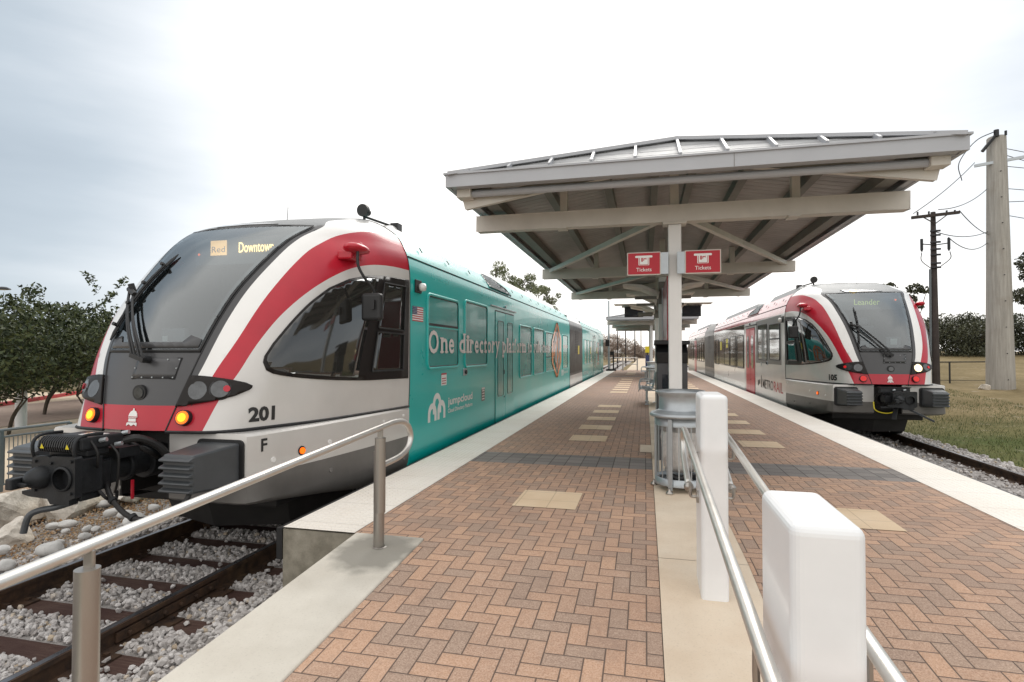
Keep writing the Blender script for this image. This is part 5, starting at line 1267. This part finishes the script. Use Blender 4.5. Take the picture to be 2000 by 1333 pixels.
# ------------------------------------------------------------------ litter bin
def bin_(x,y,label,detail=True):
    T=thing('litter_bin',label,'litter bin',(x,y,0),'slatted litter bins on the platform')
    r=.255; mb=MB()
    n=26 if detail else 14
    for k in range(n):
        a=2*math.pi*k/n
        if k%(n//4)==0 and detail: continue
        c,s_=math.cos(a),math.sin(a); mb.bar((r*c,r*s_,.10),(r*c,r*s_,.72),.012,.004,up=(c,s_,0))
    mb.build('slats','galv',T)
    mb=MB(); mb.lathe([(r+.006,.07),(r+.006,.145),(r-.008,.145),(r-.008,.07),(r+.006,.07)],n=36); mb.lathe([(0,.075),(r-.01,.075),(r-.01,.09),(0,.09)],n=30); mb.build('lower_hoop','galv',T,True)
    mb=MB(); mb.lathe([(r+.006,.68),(r+.006,.76),(r-.008,.76),(r-.008,.68),(r+.006,.68)],n=36); mb.build('upper_hoop','galv',T,True)
    for k in range(4):
        a=math.pi/4+k*math.pi/2+.35; c,s_=math.cos(a),math.sin(a); mb=MB(); mb.bar(((r+.02)*c,(r+.02)*s_,.035),((r+.02)*c,(r+.02)*s_,.76),.045,.02,up=(c,s_,0)); lg=mb.build('leg','galv',T,bevel=.004)
        mb=MB(); mb.lathe([(.0,.0),(.035,.004),(.038,.02),(.015,.04),(.012,.06)],((r+.045)*c,(r+.045)*s_,0),14); mb.build('foot','steel',lg,True)
    mb=MB(); mb.lathe([(r+.0,.76),(r+.055,.775),(r+.062,.79),(r+.045,.815),(r-.02,.835),(r-.035,.85),(r-.035,.97),(r-.025,1.0),(r-.0,1.03),(r-.005,1.045),(r-.05,1.035),(r-.06,1.0),(r-.06,.84)],n=44); mb.build('lid','galv',T,True)
    mb=MB(); mb.lathe([(.19,.64),(.205,.55),(.19,.40),(.175,.25),(.12,.20),(0,.19)],n=18); vv=[(v[0]*(1+.06*math.sin(v[2]*40+v[1]*30)),v[1]*(1+.06*math.cos(v[2]*31)),v[2]) for v in mb.v]; obj('liner_bag',vv,mb.f,'bag',T,smooth=True)
    mb=MB(); mb.lathe([(.22,.74),(.215,.64),(.20,.62)],n=24); mb.build('liner_rim','galv',T,True)
    mb=MB(); mb.tube(smoothpath([(-.12,-.1,.17),(-.02,-.16,.14),(.09,-.12,.18),(.14,0,.13)],4),.03,8); mb.tube([(-.15,-.06,.11),(.1,-.12,.12)],.022,8); mb.build('rubbish','black',T)
    return T
bin_(.36,6.18,'silver slatted litter bin in front of the nearest white canopy post')
bin_(.30,24.6,'small distant silver litter bin under the gap between the canopies')
# ------------------------------------------------------------------ benches
def bench(x,y,label):
    T=thing('platform_bench',label,'bench',(x,y,0),'perforated metal benches on the platform')
    for sx in(-1,1):
        mb=MB(); V=[]
        prof=[(.06,.90),(.10,.62),(.14,.46),(.20,.43),(.45,.45),(.50,.43),(.52,.38)]
        for k in range(13):
            a=-.75+k*.125; mb2=None
            mb.tube([(sx*u,a,v) for u,v in prof],.009,6)
        for u,v in prof: mb.tube([(sx*u,-.78,v),(sx*u,.78,v)],.007,6)
        for (u0,v0),(u1,v1) in zip(prof[:-1],prof[1:]):
            mb.add([(sx*u0,-.78,v0),(sx*u1,-.78,v1),(sx*u1,.78,v1),(sx*u0,.78,v0)],[(0,1,2,3)])
        mb.build('seat','galv',T)
        for a in(-.78,0,.78):
            mb=MB(); mb.tube(smoothpath([(sx*.10,a,.60),(sx*.20,a,.66),(sx*.42,a,.66),(sx*.50,a,.60),(sx*.50,a,.44)],4),.014,8); mb.build('armrest','galv',T)
    for a in (-.5,.5):
        mb=MB(); mb.box(-.36,.36,a-.03,a+.03,.38,.42); mb.cyl((-.30,a,.22),(0,0,1),.03,.36,10); mb.cyl((.30,a,.22),(0,0,1),.03,.36,10); mb.box(-.35,-.24,a-.05,a+.05,0.006,.03); mb.box(.24,.35,a-.05,a+.05,.006,.03); mb.build('leg_frame','galv',T)
bench(.34,16.3,'nearest perforated metal bench in the middle of the platform'); bench(.30,30.5,'far metal bench beyond the near canopy')
# monitors hanging between canopies
for k,(x0,x1) in enumerate(((-.70,-.06),(1.24,1.86))):
    T=thing('hanging_monitor',('dark train information monitor left of the post under a flat shade','dark train information monitor right of the post, mostly hidden by it')[k],'monitor',((x0+x1)/2,20,2.67),'information monitors past the near canopy'); w=(x1-x0)/2
    mb=MB(); mb.box(-w,w,-.04,.08,0,.37); mb.build('monitor_case','black',T,bevel=.006)
    mb=MB(); mb.box(-w+.02,w-.02,-.046,-.041,.02,.35); mb.build('screen','screen',T)
    mb=MB(); s0=-.35 if k==0 else -.1; mb.box(-w+s0,w+(.1 if k==0 else .35),-.3,.35,.43,.455); mb.box(-.03,.03,0,.04,.37,.43); mb.build('shade','beam',T)
T=thing('monitor_pole','pale pole carrying the two information monitors','pole',(.40,20,0)); mb=MB(); mb.box(-.07,.07,.1,.24,0,3.6); mb.build('pole_shaft','post',T)
mb=MB(); mb.box(-1.2,1.5,.12,.2,3.02,3.12); mb.build('cross_arm','post',T)
# ------------------------------------------------------------------ white enamel newel posts with handrails
def newel(y0,label):
    z=zr(y0); h=1.207-(-.0235); 
    T=thing('handrail_newel',label,'post',(.40,y0+.175,z-.02),'white rounded posts carrying the ramp handrails')
    mb=MB(); mb.box(-.079,.079,-.175,.175,0,1.245); mb.build('post_body','bollard',T,bevel=.026,seg=5)
    for sx in(-1,1):
        for zz in((.86,) if y0<2 else (.86,.62)):
            if y0<2: zz=.80
            mb=MB(); mb.cyl((sx*.085,-.02,zz-.02),(1,0,0),.038 if y0>2 else .05,.014,20); fl=mb.build('rail_flange','steel',T)
            mb=MB(); mb.tube(smoothpath([(sx*.085,-.02,zz-.02),(sx*.12,-.02,zz-.02),(sx*.128,-.02,zz+.0),(sx*.128,-.02,zz+(.045 if y0>2 else .095))],4),.010,8); mb.build('rail_bracket','steel',fl)
    return T
newel(3.53,'tall white rounded post standing beside the litter bin'); newel(1.39,'big white rounded post nearest the camera, filling the lower right'); 
def chand(sx,label):
    x=.40+sx*.13; zt=lambda y:zr(y)+.895
    P=[(x,y,zt(y)) for y in (-1.5,0,1,2,3,3.9)]+[(x,4.10,zt(4.1)+.0),(x,4.24,.885),(x,4.33,.83),(x,4.33,.76),(x,4.25,.70),(x,4.05,.645),(x,3.82,.585)]
    T=thing('handrail',label,'handrail',(x,1.4,zr(1.4)),'stainless handrails on the ramp')
    mb=MB(); mb.tube(smoothpath(P,5),.0205,16); mb.build('rail_tube','steelrail',T,True,off=(x,1.4,zr(1.4)))
    mb=MB(); mb.lathe([(0,-.03),(.02,-.026),(.03,-.01),(.03,.01),(.02,.026),(0,.03)],(0,0,0),16,ax='y'); obj('rail_end_ball',[(v[0],v[1]+3.80-1.4,v[2]+.58-zr(1.4)) for v in mb.v],mb.f,'steel',T,smooth=True)
chand(-1,'stainless handrail along the left side of the white posts'); chand(1,'stainless handrail along the right side of the white posts')
def sidehand(x,sx,label,posts):
    zt=lambda y:.885-.056*(3.85-y)
    T=thing('handrail',label,'handrail',(x,3.845,0),'stainless handrails on the ramp')
    P=[(x,y,zt(y)) for y in (-1.5,0,1,2,3,3.8)]+[(x,4.1,.895),(x,4.28,.87),(x,4.38,.80),(x,4.40,.72),(x,4.34,.65),(x,4.2,.61),(x,4.0,.60),(x,3.88,.60)]
    mb=MB(); mb.tube(smoothpath(P,5),.023,18); mb.build('rail_tube','steelrail',T,True,off=(x,3.845,0))
    for y in posts:
        zb=zr(y)+.012; zp=zt(y)-.075
        mb=MB(); mb.tube([(x-.008,y,zb),(x-.008,y,zp-.10)],.040,24); mb.tube([(x+.006,y-.012,zp-.55),(x+.006,y-.012,zp-.0)],.040,24); po=mb.build('rail_post','steel',T,True,off=(x,3.845,0)); po.data.set_sharp_from_angle(angle=math.radians(40))
        mb=MB(); mb.box(x-.022,x+.022,y-.008,y+.008,zp-.02,zt(y)-.01); mb.cyl((x,y+.05,.60),(0,1,0),.022,.03,14) if y>3 else None; mb.build('saddle','steel',po,bevel=.006,off=(x,3.845,0))
        mb=MB(); mb.lathe([(.041,0),(.052,.003),(.041,.008)],(x,y,zb),24); mb.build('post_collar','steel',po,off=(x,3.845,0))
sidehand(-1.93,-1,'long stainless handrail on the left curb of the ramp in front of the teal train',(3.845,1.60,-.6))
# ------------------------------------------------------------------ left side: railing, bollard, lamp, trees
T=thing('grey_railing','grey mesh railing behind the coupler at the left edge','railing',(-9.2,6.2,-.6))
mb=MB()
for y in np.arange(-2.6,1.01,.06): mb.box(-.006,.006,y-.004,y+.004,.10,.78)
mb.build('infill_bars','railgrey',T)
mb=MB(); mb.tube([(0,-2.7,.90),(0,1.05,.90)],.022,8); mb.tube([(0,-2.7,.80),(0,1.05,.80)],.016,8); mb.tube([(0,-2.7,.10),(0,1.05,.10)],.016,8); mb.build('railing_rails','railgrey',T)
for y in (-2.7,-1.0,.05,1.05): mb=MB(); mb.box(-.025,.025,y-.025,y+.025,0,.90); mb.build('railing_post','railgrey',T)
T=thing('bollard','pale grey round bollard on the pavement at the far left','bollard',(-16.9,11.97,-.665)); mb=MB(); mb.lathe([(.0,1.06),(.06,1.05),(.12,1.0),(.135,.93),(.135,0)],n=24); mb.build('bollard_body','bollard',T,True)
T=thing('street_lamp','curved street lamp head at the left edge above the trees','street lamp',(-47.5,29,-.6))
mb=MB(); mb.tube([(0,0,0),(0,0,5.6)],[.11,.07],12); mb.build('pole','iron',T); mb=MB(); mb.tube(smoothpath([(0,0,5.6),(.1,.1,6.2),(.6,.6,6.62),(1.5,1.6,6.72)],5),.05,8); mb.build('arm','iron',T)
mb=MB(); mb.lathe([(0,.10),(.18,.08),(.34,.0),(.36,-.05),(0,-.06)],(0,0,0),18); vv=[(v[0]*1.7+1.9,v[1]*1.2+1.9,v[2]*1.4+6.68) for v in mb.v]; h=obj('lamp_head',vv,mb.f,'iron',T); mb=MB(); mb.lathe([(0,0),(.25,0)],(0,0,0),14); obj('lamp_glass',[(v[0]*1.6+1.9,v[1]*1.1+1.9,6.585) for v in mb.v],mb.f,'post',h)
def leaves(centers,radii,n,size,up=.3,squash=.75):
    """leaf quads gathered in clumps"""
    C=np.array(centers); R_=np.array(radii); w=R_**2; w/=w.sum(); idx=RNG.choice(len(C),n,p=w)
    d=RNG.normal(size=(n,3)); d/=np.linalg.norm(d,axis=1)[:,None]; rad=RNG.uniform(.35,1,n)**.6
    P=C[idx]+d*(R_[idx]*rad)[:,None]*np.array((1,1,squash))
    nrm=RNG.normal(size=(n,3))+np.array((0,0,up)); nrm/=np.linalg.norm(nrm,axis=1)[:,None]
    a=np.cross(nrm,RNG.normal(size=(n,3))); a/=np.linalg.norm(a,axis=1)[:,None]; b=np.cross(nrm,a); s=(size*RNG.uniform(.6,1.4,n))[:,None]
    V=np.stack([P-a*s,P-b*s*.45,P+a*s,P+b*s*.45],1).reshape(-1,3); Fq=np.arange(n*4).reshape(-1,4); return V,Fq
def tree(name,label,x,y,z,H,W_,n,size,leaf,group,stems=1,clumps=26,crown0=.35,seed=0,bare=0,dense=1.0,cat='tree',gap=.30,thin=1,wisp=0):
    rr=random.Random(seed); T=thing(name,label,cat,(x,y,z),group); mb=MB(); tips=[]
    for s_ in range(stems):
        a=rr.uniform(0,6.28); lean=(.0 if stems==1 else .25)*H; bx,by=(0,0) if stems==1 else (.12*math.cos(a),.12*math.sin(a))
        h0=H*crown0; top=Vector((bx+lean*math.cos(a)*.5,by+lean*math.sin(a)*.5,h0)); r0=.045*H**.9/(stems**.4)*thin
        mb.tube(smoothpath([(bx,by,-.1),(bx+(top.x-bx)*.3,by+(top.y-by)*.3,h0*.5),top],4),[r0*(1-.35*k/8) for k in range(9)],9)
        for k in range(5 if stems==1 else 3):
            b=rr.uniform(0,6.28); rad=W_*.5*rr.uniform(.4,.85); e=Vector((top.x+rad*math.cos(b),top.y+rad*math.sin(b),H*rr.uniform(.55,.9)))
            mid=(top+e)/2+Vector((0,0,-.08*H)); Pp=smoothpath([top,mid,e],4); mb.tube(Pp,[r0*.5*(1-.8*q/(len(Pp)-1)) for q in range(len(Pp))],6)
            for q in range(3):
                st_=Pp[rr.randint(3,len(Pp)-1)]; f=Vector((st_[0]+rr.uniform(-.25,.25)*W_,st_[1]+rr.uniform(-.25,.25)*W_,min(H*.97,st_[2]+rr.uniform(.02,.25)*H))); mb.tube([st_,(st_+f)/2+Vector((0,0,.02*H)),f],[r0*.18,r0*.12,r0*.05],5); tips.append(f)
    mb.build('trunk','bark',T,True)
    cen=[];rad=[]
    for t_ in tips: cen.append(tuple(t_)); rad.append(W_*rr.uniform(.10,.17))
    while len(cen)<clumps:
        a=rr.uniform(0,6.28); q=rr.uniform(.15,1)**.5; zz=rr.uniform(0,1); prof=math.sin(math.pi*(.12+.80*zz))**.7
        cen.append((math.cos(a)*q*W_*.5*prof,math.sin(a)*q*W_*.5*prof,H*(crown0*.9+(1-crown0*.9)*zz*.93))); rad.append(W_*rr.uniform(.07,.16))
    for _ in range(wisp):   # thin sprigs standing out of the crown
        b_=cen[rr.randrange(len(cen))]; d_=Vector((rr.gauss(0,.5),rr.gauss(0,.5),rr.uniform(.3,1))).normalized()
        for q in range(5): cen.append((b_[0]+d_.x*W_*(.07+.014*q),b_[1]+d_.y*W_*(.07+.014*q),b_[2]+d_.z*W_*(.07+.016*q))); rad.append(W_*.028)
    V,Fq=leaves(cen,rad,n,size); fastobj('crown',V,Fq,leaf,T)
    return T
# multi-stemmed dark trees at the left
tl=[(-16.0,10.9,3.4,5.2,'dark leafy multi-stemmed tree at the left edge beside the bollard'),(-15.6,13.0,3.5,4.6,'dark leafy multi-stemmed tree just left of the teal train nose'),(-19.8,14.6,3.7,5.6,'dark tree behind the bollard, second from the left edge'),(-19.0,17.8,3.9,5.2,'dark tree behind the others, next to the windshield of the teal train'),(-24,20,3.6,6,'rearmost dark tree of the left group')]
for k,(x,y,H,W_,lb) in enumerate(tl): tree('leafy_tree',lb,x,y,-.66,H*.86,W_*1.05,15000 if k<2 else 9000,.060 if k<2 else .075,'leaf','dark trees at the left of the picture',stems=5,clumps=46,crown0=.30,seed=30+k,wisp=45,thin=.5)
for k,(x,y) in enumerate(((-34,26),(-40,30),(-46,34),(-29,27),(-36,33))): tree('background_shrub',('round shrub behind the red kerb','second shrub behind the red kerb','third shrub behind the red kerb','shrub nearest the train behind the red kerb','shrub in the back row behind the red kerb')[k],x,y,-.45,2.6,5.5,5000,.10,'leafoak','shrubs behind the red kerb',stems=3,clumps=30,crown0=.15,seed=60+k,cat='shrub')
# trees behind the teal train
tree('tall_oak','pale green open-crowned tree behind the middle of the teal train',-18.2,70,-.7,13.4,6.0,5200,.14,'leaflight','open trees behind the teal train',clumps=30,seed=5,crown0=.5)
tree('tall_oak','lower pale green tree right of the taller one behind the teal train',-14.6,70,-.7,12.0,5.5,4500,.14,'leaflight','open trees behind the teal train',clumps=26,seed=6,crown0=.5)
tree('tall_oak','rightmost of the three pale green trees behind the teal train',-12.6,70,-.7,10.8,5.2,4000,.14,'leaflight','open trees behind the teal train',clumps=24,seed=9,crown0=.5)
# right side: oaks
for k,(x,y,H,W_,lb) in enumerate(((25.2,54,4.9,5.6,'broad live oak left of the concrete pole behind the berm'),(28.9,56,5.2,5.4,'live oak just left of the concrete pole behind the berm'),(32.5,54,4.4,5,'live oak directly behind the concrete pole'),(36.5,56,3.8,6,'live oak right of the concrete pole'),(41,57,4.2,6,'live oak at the right edge behind the berm'),(21.5,57,4.2,5,'live oak behind the wooden utility pole'))):
    tree('live_oak',lb,x,y,hgt(x,y)-.5,H*.74,W_*1.3,14000,.10,'leafoak','live oaks behind the berm on the right',clumps=80,seed=80+k,crown0=.10)
tree('slender_tree','sparse tree showing behind the right train and its mirror',17.6,44,.4,6.1,3.2,2600,.13,'leafoak','sparse trees on the right',clumps=18,seed=101,crown0=.45)
tree('slender_tree','tree whose branches enter at the right edge beside the concrete pole',18.0,30,-.1,6.2,3.6,4200,.09,'leafoak','sparse trees on the right',clumps=22,seed=102,crown0=.5)
# far brown scrub and poles straight ahead
for k in range(16):
    x=-17+k*1.35+random.uniform(-.5,.5); y=random.uniform(128,165); h=random.uniform(4.0,6.5) if k<11 else random.uniform(2.5,4)
    if k>13: x+=8
    ok=('bare brown winter tree %s in the scrub line where the tracks vanish'%(('far left','left end','third from the left','fourth from the left','fifth from the left','sixth from the left','seventh from the left','eighth from the left','ninth from the left','tenth from the left','eleventh from the left','twelfth from the left','thirteenth from the left','fourteenth from the left','near the right end','at the right end')[k]))
    tree('bare_tree',ok,x*1.15,y,-.7,h+.6,6.5,3000,.13,'leafbrown','bare trees where the tracks vanish',clumps=30,seed=200+k,crown0=.12,thin=.35)
for k,(u,y,ztop,r,arm) in enumerate(((1222,90,6.8,.10,1),(1240,110,7.2,.12,0),(1252,140,9.5,.12,0),(1206,75,4.2,.08,0))):
    x=math.tan(math.atan((u-1000)/1090.)-TH)*y
    T=thing('far_pole',('distant pole with a short cross arm beyond the platform end','thin distant pole right of the one with the cross arm','tallest thin distant mast near the vanishing point','short distant pole just past the teal train')[k],'pole',(x,y,-.7),'distant poles beyond the platform'); mb=MB(); mb.tube([(0,0,0),(0,0,ztop+.7)],[r*1.2,r*.7],8)
    mb.build('shaft','polewood',T)
    if arm: mb=MB(); mb.box(-1.1,1.1,-.06,.06,ztop+.1,ztop+.25); mb.build('cross_arm','polewood',T)
# platform-end posts
for k,(u,y,z1,w) in enumerate(((1189,43.5,2.75,.07),(1198,43.8,1.5,.05))):
    x=math.tan(math.atan((u-1000)/1090.)-TH)*y
    T=thing('signal_post' if k==0 else 'platform_end_post',('tall thin lamp column at the far end of the platform beside the teal train','dark short post at the far end of the platform')[k],'post',(x,y,0)); mb=MB(); mb.box(-w,w,-w,w,0,5.4 if k==0 else z1); mb.build('shaft','galv' if k==0 else 'iron',T)
    mb=MB(); mb.box(-.25,.05,-.1,.1,(1.9 if k==0 else z1-.3),(2.4 if k==0 else z1)); mb.build('box','black',T); mb=MB(); mb.box(-.2,.2,-.2,.2,0,.15); mb.build('foot','iron',T)
T=thing('end_railing','pale railing across the far left end of the platform','railing',(-2.2,44.5,0)); mb=MB()
for zz in (.5,1.0): mb.tube([(-.5,0,zz),(1.6,0,zz)],.03,8)
mb.build('railing_rails','post',T); 
for x in (-.5,.5,1.6): mb=MB(); mb.box(x-.05,x+.05,-.05,.05,0,1.05); mb.build('railing_post','post',T)
T=thing('yellow_sign','small yellow notice on a post beyond the near canopy','sign',(.10,27.5,0)); mb=MB(); mb.box(-.03,.03,0,.06,0,1.7); mb.build('post','black',T); mb=MB(); mb.box(-.10,.10,-.03,-.001,1.42,1.72); mb.build('notice','yellow',T); mb=MB(); mb.box(-.09,.09,-.035,-.031,.7,1.30); mb.build('lower_notice','navy',T)
# ------------------------------------------------------------------ concrete and wooden utility poles with wires
px,py=15.36,29.2; pz=hgt(px,py)
T=thing('concrete_utility_pole','thick tapered concrete utility pole on the grass at the right','utility pole',(px,py,pz))
mb=MB(); mb.lathe([(.52,-.3),(.345,11.2),(.3,11.25),(0,11.25)],n=28); mb.build('shaft','polec',T,True).data.set_sharp_from_angle(angle=math.radians(40))
mb=MB()
for k in range(9): mb.cyl((.02-.01*k,-.5+.013*k,.4+k*1.15),(0,1,0),.02,.06,8)
mb.build('step_bolt','iron',T)
mb=MB(); mb.bar((-.95,-.2,9.95),(1.6,-.2,10.3),.10,.12); mb.build('cross_arm','galv',T)
mb=MB(); mb.tube([(-.70,-.3,10.55),(-.15,-.35,11.3)],.07,8); mb.tube([(-.18,-.35,11.15),(-.18,-.35,11.45)],.10,8); mb.tube([(.2,-.3,11.2),(.2,-.3,11.4)],.05,8); mb.build('insulator','iron',T)
# wooden pole
wx,wy=10.03,22.8; wz=hgt(wx,wy)
T=thing('wooden_utility_pole','dark wooden utility pole with a cross arm right of the red and silver train','utility pole',(wx,wy,wz))
mb=MB(); mb.lathe([(.15,-.2),(.075,6.45-wz),(0,6.46-wz)],n=16); mb.build('shaft','polewood',T,True)
mb=MB(); mb.bar((-.74,-.16,6.25-wz),(.74,-.16,6.36-wz),.09,.10); mb.bar((-.4,-.15,6.27-wz),(0,-.14,6.0-wz),.03,.03); mb.bar((.4,-.15,6.32-wz),(0,-.14,6.0-wz),.03,.03); mb.build('cross_arm','polewood',T)
for sx in (-1,1):
    mb=MB(); mb.cyl((sx*.42,-.12,5.28-wz),(0,0,1),.045,.40,10); mb.cyl((sx*.42,-.12,5.08-wz),(0,0,1),.03,.1,10); mb.tube([(0,-.1,5.25-wz),(sx*.42,-.12,5.30-wz)],.018,6); mb.build('fuse_cutout','iron',T)
mb=MB(); mb.tube([(-.17,-.05,-.1),(-.14,-.05,4.4-wz)],.04,8); mb.build('conduit','railgrey',T)
mb=MB()
for zz in (5.75,5.6,5.35,5.1,4.9,4.6,4.45): m2=MB(); m2.tube([(-.14,-.1,zz-wz),(.16,-.14,zz-wz)],.035,6); m2.build('cable_spool','wire',T)
for a in ((.1,.45,5.0,4.6),(-.1,-.42,5.0,4.55)): mb.tube(smoothpath([(a[1],-.12,a[2]-wz),(a[1]*1.02,-.12,a[3]+.15-wz),(a[0]*1.2,-.12,a[3]-.15-wz)],5),.014,6)
for a in (-.55,-.2,.35,.6): mb.tube([(a,-.16,6.33-wz),(a,-.16,6.45-wz)],.03,6)
mb.build('pole_fittings','wire',T)
def wire(name,label,a,b,sag,r=.016,grp='wires between the utility poles'):
    a=Vector(a);b=Vector(b); P=[a+(b-a)*q-Vector((0,0,sag*4*q*(1-q))) for q in np.linspace(0,1,14)]
    mb=MB(); mb.tube([p-a for p in P],r,5); o=mb.build(name,'wire'); o.location=a; tag(o,label,'wire',grp)
wire('power_line','topmost wire from the wooden pole cross arm to the concrete pole',(wx-.68,wy-.16,6.4),(px-.95,py-.2,pz+10.1),.12)
wire('power_line','second wire from the wooden pole cross arm to the concrete pole',(wx+.1,wy-.16,6.5),(px-.45,py-.1,pz+8.9),.22)
wire('power_line','third wire, starting at the right end of the cross arm',(wx+.74,wy-.16,6.42),(px-.4,py,pz+6.9),.12)
wire('power_line','lower wire below the cross arm to the concrete pole',(wx+.05,wy,5.75),(px-.4,py,pz+7.0),.2)
wire('power_line','lowest wire from the fuse of the wooden pole to the concrete pole',(wx+.42,wy-.1,5.5),(px-.42,py,pz+6.5),.35)
for k,(z0,z1,y1) in enumerate(((11.0,12.3,38),(10.7,11.9,40),(10.2,11.6,36),(9.2,11.0,37),(8.6,11.4,36),(8.0,8.9,38))):
    wire('power_line',('highest','second highest','third','fourth','fifth','lowest')[k]+' wire leaving the concrete pole to the right edge',(px+.35,py,pz+z0-.3),(px+14,y1,z1),.5,grp='wires leaving the concrete pole to the right')
mb=MB(); mb.tube(smoothpath([(px-.2,py-.35,pz+11.4),(px-1.0,py-.4,pz+11.0),(px-1.6,py-.3,pz+10.1),(px-1.5,py-.3,pz+9.3)],6),.02,6); tag(mb.build('jumper_cable','wire'),'looping jumper cable hanging left of the concrete pole top','cable')
# right fence
T=thing('iron_fence','black iron fence section at the foot of the grassy berm','fence',(14.1,31.4,hgt(14.1,31.4)))
mb=MB(); mb.tube([(-.4,0,1.0),(2.6,.6,1.02)],.03,6); mb.build('top_rail','fence',T)
for x in (-.4,.35,2.5): mb=MB(); mb.tube([(x,x*.2,-.2),(x,x*.2,1.0)],.04,8); mb.build('fence_post','fence',T)
mb=MB(); mb.tube([(-.4,-.08,.12),(2.5,.5,.12)],.015,6); mb.build('bottom_rail','fence',T)
x,y=14.35,28.4; o=stone('rock','rock','grey rock lying beside the foot of the concrete pole',x,y,(.35,.28,.22),'rock',77,None); o.location=(x,y,hgt(x,y)+.12)
# grass
n=26000; gx=RNG.uniform(6.78,13,n)**1.0; gy=RNG.uniform(8.5,30,n); gz=np.array([hgt(a,b) for a,b in zip(gx,gy)])+.0
a=RNG.uniform(0,6.28,n); h=RNG.uniform(.03,.10,n); w=.006
P0=np.column_stack([gx-w*np.cos(a),gy-w*np.sin(a),gz]); P1=np.column_stack([gx+w*np.cos(a),gy+w*np.sin(a),gz]); P2=np.column_stack([gx+RNG.normal(0,.03,n),gy+RNG.normal(0,.03,n),gz+h])
V=np.stack([P0,P1,P2],1).reshape(-1,3); tag(fastobj('grass',V,np.arange(n*3).reshape(-1,3),'blade'),'short patchy green and straw grass beside the right track','grass',kind='stuff')
# ------------------------------------------------------------------ trains
make_train('teal','passenger_train','teal wrapped railcar number 201 with red and white nose left of the platform',(-4.565,4.19),1)
make_train('red','passenger_train','silver and red railcar number 105 with red doors right of the platform',(5.245,13.91),-1)
